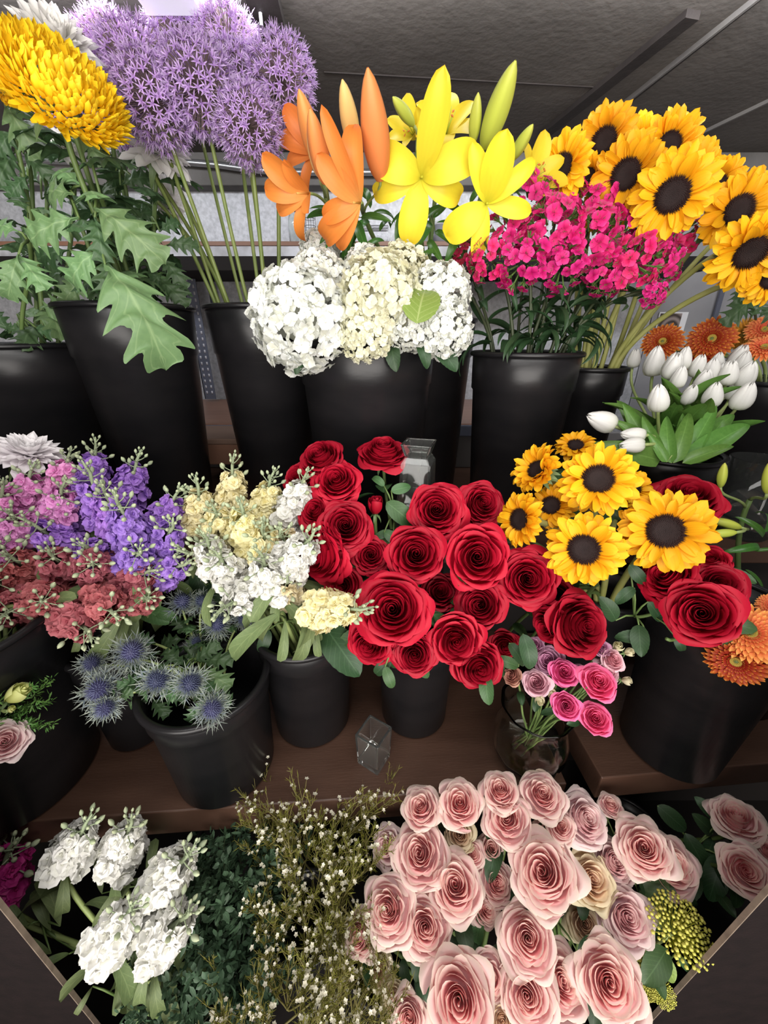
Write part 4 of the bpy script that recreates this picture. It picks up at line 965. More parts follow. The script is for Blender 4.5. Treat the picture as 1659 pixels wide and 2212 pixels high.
leafy(850, 1100, .57, 'rose', 'grey-green rose leaves in the gap below the tall side-on rose', [(835, 1085, 905, 1140, .56, 'leaf', .55), (830, 1050, 800, 1020, .57, 'leaf', .57), (845, 1060, 890, 1050, .57, 'leaf', .57), (830, 1150, 880, 1180, .56, 'leaf', .55), (850, 1150, 800, 1175, .57, 'leaf', .56), (870, 1130, 925, 1165, .57, 'leaf', .56)])
leafy(850, 1400, .50, 'rose', 'drooping green rose leaf hanging left of the lowest middle rose', [(832, 1440, 850, 1495, .49, 'leaf', .48), (845, 1420, 800, 1470, .50, 'leaf_dark', .49)], ab=(0, 0))
leafy(1010, 1450, .50, 'rose', 'pale green rose leaf hanging below the lowest red rose', [(1050, 1455, 1052, 1530, .48, 'leaf', .46), (1020, 1440, 1100, 1450, .5, 'leaf_dark', .5)], ab=(0, 0))
leafy(1120, 1400, .53, 'rose2', 'large dark rose leaf above the round glass vase', [(1130, 1370, 1155, 1455, .49, 'leaf_dark', .47), (1100, 1390, 1140, 1440, .5, 'leaf_dark', .48), (1120, 1440, 1070, 1420, .5, 'leaf', .5)], ab=(0, .2))
leafy(1370, 1330, .52, 'roseR', 'shaded rose leaves hanging between the sunflowers and the right red roses', [(1380, 1350, 1385, 1420, .50, 'leaf_dark', .48), (1400, 1300, 1440, 1350, .50, 'leaf_dark', .49), (1370, 1270, 1330, 1300, .50, 'leaf_dark', .49), (1360, 1220, 1400, 1270, .51, 'leaf_dark', .50), (1330, 1340, 1300, 1290, .51, 'leaf_dark', .50), (1400, 1380, 1340, 1370, .50, 'leaf_dark', .49)], ab=(-.3, .4))
leafy(1440, 1380, .47, 'roseR', 'thin leafy stem reaching down over the large right bucket', [(1410, 1330, 1455, 1300, .50, 'leaf_dark', .50), (1460, 1370, 1480, 1420, .49, 'leaf_dark', .48)], ab=(-.3, .4))

# ---- sunflowers
def sunflower(px, py, size, d, a, b, bk, label, vi=0, zs=1.0, group='sunflowers in the lower bouquet', leaves=1):
    return bloom_thing('sunflower', 'sunflower', label, group, px, py, size, d, a, b, bk, [('petals', ME['sun'][vi], 0), ('disc', ME['sun_disc'][px % 2], 0), ('bracts', ME['sun_br'][0], 0)], .05, .0048, 'stem_sun', [(3, 'leaf', .05)]*leaves, .30, zs=zs, neck=.15)
for a_ in [
 (1292, 1035, 186, .50, .05, .25, 'rose2', 'upper right sunflower of the lower four large ones, tilted slightly up', 0),
 (1261, 1187, 190, .47, .0, .0, 'rose2', 'lowest sunflower, face on above the red roses', 1),
 (1437, 1147, 212, .47, .1, .0, 'rose2', 'widest lower sunflower at the right, beside the green lily buds', 2),
 (1122, 1122, 140, .51, -1.0, .05, 'rose2', 'sunflower turned left next to the red roses', 1),
 (1160, 1015, 140, .54, -.8, .55, 'rose2', 'sunflower turned up and left, top left of the lower bunch', 3),
 (1243, 962, 96, .60, .0, 1.0, 'rose2', 'small sunflower peeking up behind the upper right one', 0),
 (1190, 1092, 120, .54, -.3, .3, 'rose2', 'shaded sunflower hidden in the middle of the lower bunch', 2),
 (1365, 1052, 110, .55, .5, .5, 'rose2', 'mostly hidden sunflower behind the upper right one'),
]: sunflower(*a_)
for a_ in [
 (1212, 362, 150, .66, -.55, .2, 'sunb', 'leftmost back-row sunflower with yellow lily petals beside it', 0),
 (1305, 305, 150, .68, -.25, .05, 'sunb', 'back-row sunflower second from the left, half hidden', 1),
 (1352, 378, 172, .64, -.2, .05, 'sunb', 'back-row sunflower with a large dark disc left of the front one', 2),
 (1375, 305, 120, .72, .0, .7, 'sunb', 'upward facing sunflower at the top of the back bunch', 3),
 (1452, 422, 195, .60, .05, .05, 'sunb', 'front sunflower of the back row with grey-black disc', 1),
 (1445, 312, 150, .70, .2, .5, 'sunb', 'sunflower at the top right of the back bunch with green showing at its heart', 4),
 (1505, 365, 130, .70, .5, .4, 'sunb', 'sunflower in the gap right of the front back-row one', 0),
 (1548, 400, 130, .69, .5, .3, 'sunb', 'half hidden sunflower left of the two right-hand ones', 3),
 (1595, 455, 172, .62, .45, .1, 'sunb', 'right-hand back-row sunflower with small dark disc', 2),
 (1622, 545, 190, .58, .5, -.4, 'sunb', 'sunflower drooping at the right edge over the grey wall', 1),
 (1668, 600, 130, .60, .6, -.2, 'sunb', 'lowest back-row sunflower cut by the right edge', 0),
 (1665, 420, 110, .68, .4, .3, 'sunb', 'small sunflower cut by the right edge above the drooping one', 1),
 (1310, 450, 120, .70, -.1, -.2, 'sunb', 'sunflower low behind the sweet williams, mostly hidden', 2),
 (1270, 380, 96, .69, -.2, .1, 'sunb', 'sunflower squeezed between the leftmost two of the back row', 3),
]: sunflower(*a_, group='sunflowers in the back row')
leafy(1640, 620, .72, 'ger', 'dark lobed leaves on a stem against the grey wall at the right', [(1615, 610, 1590, 650, .72, 'leaf_mum_dark', .71), (1630, 640, 1575, 690, .72, 'leaf_mum_dark', .71), (1640, 660, 1690, 700, .72, 'leaf_mum_dark', .71), (1620, 690, 1650, 640, .72, 'leaf_mum_dark', .72)], stem='stem_dark', ab=(0, 1))

# ---- white hydrangeas
def hydrangea(px, py, size, d, a, b, label, kind='hyd', vi=0, zs=1.0):
    return bloom_thing('hydrangea', 'hydrangea', label, 'white hydrangeas', px, py, size, d, a, b, 'hyd', [('flower_head', ME[kind][vi % len(ME[kind])], 0)], .0, .004, 'stem_light', [], .45, neck=.55)
for a_ in [
 (655, 692, 228, .60, -.2, .3, 'largest white hydrangea head at the left, hanging over the bucket', 'hyd', 0),
 (690, 608, 128, .63, -.1, .6, 'round white hydrangea above the largest one'),
 (822, 655, 196, .59, .0, .4, 'broad creamy hydrangea in the middle of the bunch', 'hyd_cream', 0),
 (868, 598, 130, .64, .1, .6, 'hydrangea at the top of the bunch behind the green leaf', 'hyd_cream', 1),
 (948, 640, 140, .61, .4, .3, 'white hydrangea at the upper right beside the sweet williams', 'hyd', 1),
 (958, 712, 128, .59, .4, .0, 'lowest white hydrangea at the right over the bucket rim', 'hyd', 2),
 (790, 722, 128, .59, .0, -.3, 'lower creamy hydrangea hanging in the middle', 'hyd_cream', 1),
 (692, 545, 90, .70, -.1, .6, 'small greyish hydrangea behind at the top left', 'hyd', 2),
 (885, 700, 118, .585, .1, .1, 'white hydrangea just below the green leaf', 'hyd', 1),
 (790, 585, 100, .64, .0, .6, 'small hydrangea between the left and middle heads', 'hyd', 0),
]: hydrangea(*a_)
leafy(905, 700, .62, 'hyd', 'light green veined hydrangea leaf lying on the white heads', [(900, 698, 922, 590, .535, 'leaf_hyd', .545)], ab=(0, .3), stem='stem_light')
leafy(900, 750, .66, 'hyd', 'dark hydrangea leaves hanging under the heads over the bucket', [(845, 740, 852, 795, .60, 'leaf_dark', .58), (905, 740, 930, 785, .59, 'leaf_dark', .57), (940, 745, 990, 800, .60, 'leaf_dark', .59), (650, 770, 640, 806, .60, 'leaf_dark', .59), (745, 575, 755, 530, .66, 'leaf', .68)], ab=(0, .5), stem='stem')

# ---- sweet williams
DI = [
 (1140, 428, 120, .66, -.2, .5, 'sweet william head right under the big yellow lily'),
 (1212, 418, 112, .68, .0, .6, 'sweet william head below the leftmost back-row sunflower'),
 (1292, 440, 116, .67, .1, .6, 'topmost sweet william head near the dark sunflower disc'),
 (1100, 500, 110, .64, -.4, .3, 'sweet william head touching the lower tip of the right lily'),
 (1190, 492, 138, .61, -.1, .2, 'large magenta sweet william head in the middle of the bunch'),
 (1278, 512, 138, .61, .1, .2, 'densest sweet william head right of the bunch centre'),
 (1128, 566, 118, .61, -.2, .0, 'sweet william head low on the left with dark green leaves below'),
 (1052, 562, 100, .64, -.4, .1, 'sweet william head beside the right white hydrangea'),
 (1212, 575, 110, .62, .0, -.1, 'sweet william head low in the middle above the curved stems'),
 (1350, 505, 108, .66, .2, .3, 'sweet william head below the front back-row sunflower'),
 (1410, 510, 112, .66, .3, .3, 'sweet william head second from the right tip of the bunch'),
 (1468, 512, 98, .68, .5, .3, 'sweet william head at the far right tip of the bunch'),
 (1372, 568, 120, .62, .2, .0, 'sweet william head low on the right with pale green bracts'),
 (1432, 570, 100, .65, .5, .1, 'sweet william head above the sunflower stems'),
 (1312, 592, 100, .64, .1, -.2, 'sweet william head lowest right of centre'),
 (1415, 640, 56, .64, .6, -.3, 'tiny sweet william cluster on the green fringe at the lower right'),
]
def dian(px, py, size, d, a, b, label, kind='dian', vi=None):
    vi = (px % 4) if vi is None else vi
    br = vi if kind == 'dian' else 0
    return bloom_thing('sweet_william', 'sweet william', label, 'sweet williams', px, py, size, d, a, b, 'dian', [('flower_head', ME[kind][vi], 0), ('bracts', ME['dian_br'][br], 0)], .35, .0028, 'stem_dark', [(4, 'leaf_dian', .07), (6, 'leaf_dian', .08), (8, 'leaf_dian', .09), (10, 'leaf_dian', .095), (12, 'leaf_dian', .10), (13, 'leaf_dian', .10)], .45, neck=.1)
for a_ in DI: dian(*a_)
dian(1003, 552, 78, .70, -.3, .5, 'dusky red sweet william head at the left end behind the others', 'dian_red', 0)
dian(978, 575, 60, .72, -.4, .5, 'small dusky red sweet william head touching the hydrangea top', 'dian_red', 0)

# ---- alliums
for i, a_ in enumerate([
 (242, 118, 150, .66, -.2, .6, 'allium ball behind the white chrysanthemum at the far left'),
 (300, 150, 170, .63, -.1, .5, 'allium ball right of the white chrysanthemum'),
 (385, 88, 140, .68, .0, .8, 'topmost allium ball with its brown heart showing, under the lighting box'),
 (335, 222, 176, .60, -.1, .3, 'large allium ball above the bare stems at the left'),
 (432, 190, 176, .59, .0, .3, 'front middle allium ball over the stem bundle'),
 (495, 108, 158, .65, .1, .6, 'allium ball at the top right of centre'),
 (515, 180, 140, .64, .1, .4, 'allium ball between the middle one and the right one'),
 (608, 172, 156, .63, .3, .4, 'rightmost allium ball above the orange lily'),
 (538, 276, 150, .60, .1, .1, 'lowest allium ball hanging over the thin green stems'),
 (262, 255, 116, .66, -.3, .1, 'shaded allium ball behind the yellow pompon'),
 (205, 205, 100, .70, -.2, .2, 'allium ball mostly hidden between the two chrysanthemums'),
 (110, 250, 60, .74, -.2, .1, 'small glimpse of allium under the yellow pompon'),
]):
    bloom_thing('allium', 'allium', a_[6], 'purple alliums', *a_[:6], 'allium', [('flower_head', ME['allium'][i % 3], 0), ('pedicels', ME['allium_ped'][i % 3], 0)], .0, .0034, 'stem_allium', [], .12, neck=.0)

# ---- chrysanthemums
def mum(px, py, size, d, a, b, bk, label, kind, vi=0, zs=1.0, lv=(), group='chrysanthemums'):
    return bloom_thing('chrysanthemum', 'chrysanthemum', label, group, px, py, size, d, a, b, bk, [('bloom', ME[kind][vi], 0), ('sepals', ME['sepals'][0], -.0)], .15, .004, 'stem', list(lv), .3, zs=zs)
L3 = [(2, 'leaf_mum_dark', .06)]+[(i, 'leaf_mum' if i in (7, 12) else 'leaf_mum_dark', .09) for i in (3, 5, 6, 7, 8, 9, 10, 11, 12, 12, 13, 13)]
for a_ in [
 (130, 180, 262, .50, .85, 1.45, 'mum', 'big yellow pompon chrysanthemum tilted to the right', 'mum_yellow', 0, 1.0),
 (-12, 140, 150, .56, .2, 1.0, 'mum0', 'yellow chrysanthemum cut by the left edge', 'mum_yellow', 1, 1.0),
 (122, 92, 205, .56, .7, 1.6, 'mum', 'white chrysanthemum above the yellow pompon', 'mum_white', 0, 1.4),
 (338, 318, 165, .68, .6, 1.6, 'mum', 'beige-backed white chrysanthemum seen from behind among the allium stems', 'mum_white', 1, 1.3),
 (238, 262, 90, .72, .3, 1.0, 'mum', 'white chrysanthemum peeking out under the yellow pompon', 'mum_white', 0, 1.3),
 (360, 418, 110, .80, .5, .6, 'mum', 'white chrysanthemum behind the dark leaves near the allium stems', 'mum_white', 1),
 (135, 310, 80, .74, -.2, .6, 'mum0', 'small white chrysanthemum in the shade below the yellow pompon', 'mum_white', 0),
 (245, 315, 60, .78, .1, .6, 'mum', 'tiny white chrysanthemum between dark leaves', 'mum_white', 1),
]: mum(*a_, lv=L3)
mum(62, 975, 155, .57, .1, 1.7, 'stockL', 'blush white chrysanthemum floating above the pink stocks at the left edge', 'mum_blush', 0, 1.3)
# big lobed leaves of the chrysanthemum bunch, one leafy stem each
ML = 'leaf_mum'; MD = 'leaf_mum_dark'
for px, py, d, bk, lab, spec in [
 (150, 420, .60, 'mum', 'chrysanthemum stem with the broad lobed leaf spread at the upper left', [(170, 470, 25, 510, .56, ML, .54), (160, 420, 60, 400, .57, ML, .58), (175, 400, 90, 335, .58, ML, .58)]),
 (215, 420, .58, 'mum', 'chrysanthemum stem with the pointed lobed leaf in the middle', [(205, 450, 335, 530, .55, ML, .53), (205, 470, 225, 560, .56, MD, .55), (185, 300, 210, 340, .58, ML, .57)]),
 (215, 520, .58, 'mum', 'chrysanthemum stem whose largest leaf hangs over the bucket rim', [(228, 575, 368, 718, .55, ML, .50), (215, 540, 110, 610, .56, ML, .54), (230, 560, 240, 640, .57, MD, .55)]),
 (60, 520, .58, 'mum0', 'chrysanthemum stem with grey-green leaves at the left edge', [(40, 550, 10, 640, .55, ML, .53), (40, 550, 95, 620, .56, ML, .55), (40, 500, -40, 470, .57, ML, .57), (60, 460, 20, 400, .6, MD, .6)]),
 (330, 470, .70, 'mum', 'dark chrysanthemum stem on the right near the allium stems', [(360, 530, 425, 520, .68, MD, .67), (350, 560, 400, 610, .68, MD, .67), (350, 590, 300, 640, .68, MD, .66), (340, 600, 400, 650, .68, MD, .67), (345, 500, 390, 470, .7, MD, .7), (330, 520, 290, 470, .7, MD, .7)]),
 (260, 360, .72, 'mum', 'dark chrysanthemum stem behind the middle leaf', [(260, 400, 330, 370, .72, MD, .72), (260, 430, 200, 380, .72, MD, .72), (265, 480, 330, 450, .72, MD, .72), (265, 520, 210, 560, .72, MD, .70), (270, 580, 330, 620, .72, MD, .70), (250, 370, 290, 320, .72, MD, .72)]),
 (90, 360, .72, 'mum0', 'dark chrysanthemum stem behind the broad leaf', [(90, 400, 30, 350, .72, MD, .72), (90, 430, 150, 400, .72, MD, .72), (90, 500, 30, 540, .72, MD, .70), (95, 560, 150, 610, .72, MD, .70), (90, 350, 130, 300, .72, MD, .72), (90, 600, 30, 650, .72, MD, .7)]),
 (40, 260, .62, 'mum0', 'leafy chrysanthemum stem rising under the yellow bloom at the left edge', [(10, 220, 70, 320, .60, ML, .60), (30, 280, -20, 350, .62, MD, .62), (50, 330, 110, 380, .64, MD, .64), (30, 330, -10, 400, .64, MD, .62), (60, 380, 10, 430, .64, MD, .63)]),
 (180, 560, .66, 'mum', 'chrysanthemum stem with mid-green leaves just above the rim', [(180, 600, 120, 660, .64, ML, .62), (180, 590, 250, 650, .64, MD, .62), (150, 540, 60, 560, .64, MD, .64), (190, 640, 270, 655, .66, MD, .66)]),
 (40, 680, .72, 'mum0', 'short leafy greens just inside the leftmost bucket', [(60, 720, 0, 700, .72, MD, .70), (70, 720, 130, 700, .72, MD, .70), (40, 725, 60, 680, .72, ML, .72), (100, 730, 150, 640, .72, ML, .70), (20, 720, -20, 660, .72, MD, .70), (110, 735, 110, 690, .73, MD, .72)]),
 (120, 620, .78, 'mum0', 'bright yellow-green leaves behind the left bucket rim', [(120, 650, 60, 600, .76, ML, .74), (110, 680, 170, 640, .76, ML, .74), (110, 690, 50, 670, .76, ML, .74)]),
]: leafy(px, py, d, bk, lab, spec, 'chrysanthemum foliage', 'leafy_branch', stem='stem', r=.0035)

# ---- lilies: one stem each carries blossoms, buds and leaves
def lily(label, bk, top, parts, leaves, group):
    """top (px, py, d); parts: (kind, px, py, length px, d, a, b, variant) with throat at px,py; leaves (x0,y0,x1,y1,d0,key,d1)"""
    T = at(*top); R = random.Random(top[0]); path, B = stem_path(T, Vector((0, -.1, 1)).normalized(), bk, R, .3)
    root = thing('lily', B, label, 'lily', group); add_stem(root, path, .0042, 'leaf_lily' if False else 'stem', .0045)
    for kind, px, py, Lp, d, a, b, vi in parts:
        P = at(px, py, d); n = facing(P, a, b); s = Lp*d/FPX
        if kind.startswith('lilybud'):
            o = put('bud', ME[kind][0], root, None, mat_at(n, P-B, R.random()*6, s))
        else:
            posed = kind in ('lily_star', 'lily_droop', 'lily_trumpet', 'lily_pour')
            o = put('blossom', ME[kind][vi], root, None, mat_at(n, P-B, 0 if posed else R.random()*6, s))
            if not posed: put('stamens', ME['stamens'][0], o)
        q = min(path[:10], key=lambda t: (t-P).length+abs(t.z-(P.z-.05))*.5)
        mb = MB(); V, F, UV = tube([p-B for p in bez(P, P-n*.02, q+(P-q)*.3+Vector((0, 0, .01)), q, 7)], [.0022]*7+[.003], 6); mb.add(V, F, UV); put('pedicel', mb.mesh('pedicel', G['stem_light']), root)
    for (x0, y0, x1, y1, d0, key, d1) in leaves:
        a, b = at(x0, y0, d0), at(x1, y1, d1); y = b-a; L = y.length; y.normalize(); c = Vector((R.uniform(-.3, .3), -.6, .6)); z = (c-y*c.dot(y)).normalized(); x = y.cross(z)
        put('leaf', R.choice(ME[key]), root, None, Matrix([[x[k]*L, y[k]*L, z[k]*L, (a-B)[k]] for k in range(3)]+[[0, 0, 0, 1]]))
    return root
LL = 'leaf_lily'
lily('yellow lily with one wide open star blossom facing the viewer', 'lily', (900, 330, .66), [('lily_star', 910, 384, 132, .60, -.02, .02, 0), ('lilybud_g', 893, 270, 72, .62, -1.1, 1.0, 0), ('lilybud_g', 1022, 308, 76, .63, -.05, 3, 0)],
     [(895, 440, 840, 520, .66, LL, .64), (900, 500, 985, 410, .66, LL, .63), (905, 460, 830, 470, .66, LL, .66), (905, 560, 970, 520, .66, LL, .64), (900, 520, 850, 560, .67, LL, .64)], 'yellow lilies')
lily('yellow lily at the right with a half open drooping blossom touching the sweet williams', 'lily', (1050, 360, .68), [('lily_droop', 1050, 440, 128, .605, .0, .0, 0), ('lilybud_g', 1045, 318, 138, .63, .55, 1.7, 0), ('lilybud_g', 1105, 345, 74, .63, .7, 1.2, 0), ('lily_y', 1135, 400, 85, .68, .8, .8, 2)],
     [(1010, 480, 960, 560, .68, LL, .66), (1015, 440, 1060, 380, .68, LL, .68), (1000, 500, 940, 480, .68, LL, .66), (1000, 540, 1050, 500, .7, LL, .7)], 'yellow lilies')
lily('yellow lily behind the star blossom, seen from the back', 'lily', (950, 300, .72), [('lily_y', 960, 305, 95, .67, .1, 1.6, 1), ('lily_y', 900, 300, 70, .68, -.7, .8, 2)], [(950, 400, 990, 350, .72, LL, .72), (940, 430, 900, 370, .72, LL, .72)], 'yellow lilies')
lily('orange lily with a trumpet blossom turned left', 'lily', (700, 400, .66), [('lily_trumpet', 668, 418, 112, .60, -.7, .0, 0), ('lily_trumpet', 690, 330, 100, .64, -.6, .5, 0), ('lilybud_o', 703, 395, 120, .585, -.35, 2.0, 0), ('lilybud_o', 690, 360, 120, .63, -.6, 2.5, 0), ('lilybud_p', 690, 380, 100, .60, -.2, 3, 0)],
     [(740, 470, 665, 450, .68, LL, .66), (760, 500, 700, 540, .68, LL, .64), (760, 490, 720, 420, .68, LL, .68), (770, 530, 730, 500, .68, LL, .66)], 'orange lilies')
lily('orange lily with a drooping open blossom beside the big yellow star', 'lily', (770, 380, .66), [('lily_pour', 778, 438, 132, .585, -.3, .0, 0), ('lilybud_o', 822, 388, 165, .60, -.35, 2.4, 0), ('lilybud_p', 768, 325, 110, .64, -.45, 2.2, 0)],
     [(790, 430, 745, 360, .68, LL, .68), (800, 470, 870, 440, .68, LL, .66), (800, 480, 745, 500, .68, LL, .64), (830, 520, 780, 540, .68, LL, .66), (820, 500, 850, 450, .68, LL, .68), (800, 450, 780, 380, .68, LL, .68)], 'orange lilies')
lily('lily with unopened green buds rising at the lower right edge', 'lilyR', (1620, 1080, .62), [('lilybud_g', 1556, 1052, 55, .60, .25, 2.5, 0), ('lilybud_g', 1600, 1140, 62, .56, -1.8, .7, 0), ('lilybud_g', 1590, 1150, 56, .54, -1.8, -.2, 0), ('lilybud_g', 1657, 1065, 70, .56, .1, 3, 0)],
     [(1648, 1160, 1605, 1110, .56, LL, .55), (1640, 1180, 1570, 1190, .56, LL, .55), (1630, 1190, 1680, 1185, .56, LL, .55), (1610, 1230, 1650, 1280, .58, LL, .57), (1600, 1240, 1560, 1290, .58, LL, .57), (1650, 1150, 1680, 1080, .57, LL, .57)], 'green lily buds')

for px, py, d_, lab, spec in [
 (720, 470, .68, 'dark lily leaves under the orange lilies', [(735, 480, 690, 520, .66, LL, .64), (730, 470, 760, 540, .66, LL, .64), (725, 460, 650, 462, .68, LL, .67), (760, 500, 740, 560, .66, LL, .64), (740, 450, 790, 500, .68, LL, .66), (770, 480, 800, 560, .67, LL, .65), (780, 470, 850, 480, .67, LL, .65)]),
 (930, 460, .70, 'dark lily leaves under the yellow lilies', [(930, 480, 890, 545, .68, LL, .66), (935, 470, 985, 420, .68, LL, .66), (940, 500, 1000, 530, .68, LL, .66), (925, 520, 960, 575, .67, LL, .65), (925, 450, 860, 440, .69, LL, .68), (950, 430, 1010, 470, .69, LL, .67)])]:
    leafy(px, py, d_, 'lily', lab, spec, 'lily leaves', 'leafy_branch', ab=(0, 2))
# ---- tulips
TU = [
 (1300, 909, 44, .64, -1.6, .7, 'white tulip flopping out to the left below its neighbours'), (1368, 939, 34, .62, -1.6, .1, 'upper of the two small tulips lying over the sunflower'), (1366, 962, 34, .61, -1.6, -.1, 'lower of the two small tulips lying over the sunflower'),
 (1423, 861, 42, .64, -.2, 1.6, 'white tulip standing alone in front of the leaves'), (1415, 782, 42, .76, -.1, 2.5, 'greyish white tulip in shade below the left gerbera'), (1453, 792, 38, .71, .3, 2.0, 'white tulip right of the greyish one'),
 (1468, 815, 32, .69, .15, 2.0, 'small white tulip below the one right of the greyish one'), (1478, 775, 32, .73, .0, 3, 'narrow white tulip in front of the dark gerbera'), (1508, 792, 32, .73, .25, 2.5, 'narrow white tulip in the middle of the back rank'),
 (1519, 827, 38, .68, .2, 2.0, 'white tulip in the centre of the bunch'), (1541, 853, 38, .66, .15, 1.6, 'lower white tulip right of centre'), (1489, 853, 30, .68, .4, 1.6, 'small tilted white tulip left below the central one'),
 (1536, 802, 36, .72, .1, 2.2, 'white tulip just above the central one'), (1548, 785, 30, .76, .2, 2.5, 'white tulip peeking out at the back right of centre'), (1575, 807, 36, .70, .05, 2.0, 'upright white tulip right of the central group'),
 (1611, 811, 40, .70, .45, 2.0, 'largest white tulip at the right'), (1607, 856, 42, .66, .5, 1.7, 'lowest right white tulip'), (1594, 772, 34, .76, .5, 2.2, 'topmost right white tulip below the orange gerberas'),
 (1604, 786, 34, .75, .2, 2.4, 'white tulip behind the largest right one'), (1560, 805, 30, .74, .2, 2.4, 'white tulip squeezed left of the upright one'), (1370, 775, 26, .84, .0, 3, 'thin white tulip far left behind the sunflower stems'), (1585, 845, 28, .72, .4, 1.8, 'half hidden white tulip behind the lowest right one'),
]
for i, a_ in enumerate(TU):
    root, path = bloom_thing('tulip', 'tulip', a_[6], 'white tulips', a_[0], a_[1], a_[2]*2.05, *a_[3:6], 'tulip', [('bloom', ME['tulip'][i % 3], 0)], .75, .0028, 'stem_light', [], .35)
    R = random.Random(i)
    for j in range(1):
        M_ = path[14]; dr = Vector((R.uniform(-1, 1), R.uniform(-1.0, .6), R.uniform(.7, 1.9))); add_leaf(root, path, 13-j*2, 'leaf_tulip', R.uniform(.11, .16), R, toward=dr)
for px, py, d, lab, spec in [
 (1400, 940, .66, 'tulip foliage clump at the left of the tulip bucket with arching leaves', [(1420, 990, 1345, 870, .66, 'leaf_tulip', .66), (1430, 985, 1340, 905, .64, 'leaf_tulip', .62), (1425, 995, 1265, 950, .62, 'leaf_tulip', .60), (1430, 995, 1385, 895, .63, 'leaf_tulip', .63)]),
 (1500, 930, .66, 'tulip foliage clump in front of the bucket rim with tall central leaves', [(1450, 1000, 1430, 885, .62, 'leaf_tulip', .62), (1455, 1000, 1500, 875, .62, 'leaf_tulip', .62), (1470, 995, 1475, 890, .64, 'leaf_tulip', .64), (1440, 998, 1400, 930, .61, 'leaf_tulip', .61)]),
 (1540, 930, .66, 'tulip foliage clump at the right spreading long blades outwards', [(1480, 1000, 1645, 890, .63, 'leaf_tulip', .62), (1475, 1000, 1600, 950, .62, 'leaf_tulip', .60), (1490, 990, 1585, 890, .64, 'leaf_tulip', .64), (1480, 995, 1550, 870, .64, 'leaf_tulip', .64), (1490, 985, 1600, 870, .66, 'leaf_tulip', .66)])]:
    leafy(px, py, d, 'tulip', lab, spec, 'tulip leaves', 'leafy_branch', None, 'stem_light', ab=(0, 2))

# ---- gerberas
for kind, px, py, size, d, a, b, bk, lab in [
 ('ger', 1431, 738, 84, .80, -.1, .5, 'ger', 'rust orange gerbera at the left above the tulips'), ('ger', 1537, 732, 96, .78, .1, .3, 'ger', 'largest rust orange gerbera under the small picture'), ('ger', 1505, 765, 74, .80, -.4, .1, 'ger', 'dark gerbera half hidden behind the narrow tulips'),
 ('ger_back', 1605, 722, 70, .80, .9, -.2, 'ger', 'mustard gerbera seen from the side right of the largest one'), ('ger_light', 1652, 712, 74, .76, .1, .7, 'ger', 'salmon gerbera at the right edge, upper one'), ('ger_light', 1652, 750, 82, .74, .0, 1.3, 'ger', 'salmon gerbera at the right edge, flat lower one'),
 ('ger_light', 1622, 1368, 132, .45, .1, .3, 'lilyR', 'bright orange gerbera beside the open right red rose'), ('ger', 1590, 1428, 120, .455, -.2, -.5, 'lilyR', 'dark centred orange gerbera hanging below the bright one'), ('ger_light', 1668, 1310, 60, .47, .3, .3, 'lilyR', 'orange gerbera cut by the right edge above the bright one')]:
    bloom_thing('gerbera', 'gerbera', lab, 'orange gerberas', px, py, size, d, a, b, bk, [('bloom', ME[kind][0], 0), ('eye', ME['ger_eye'][0], .02), ('sepals', ME['sepals'][0], 0)], .0, .003, 'stem_light', [], .3, neck=.1)

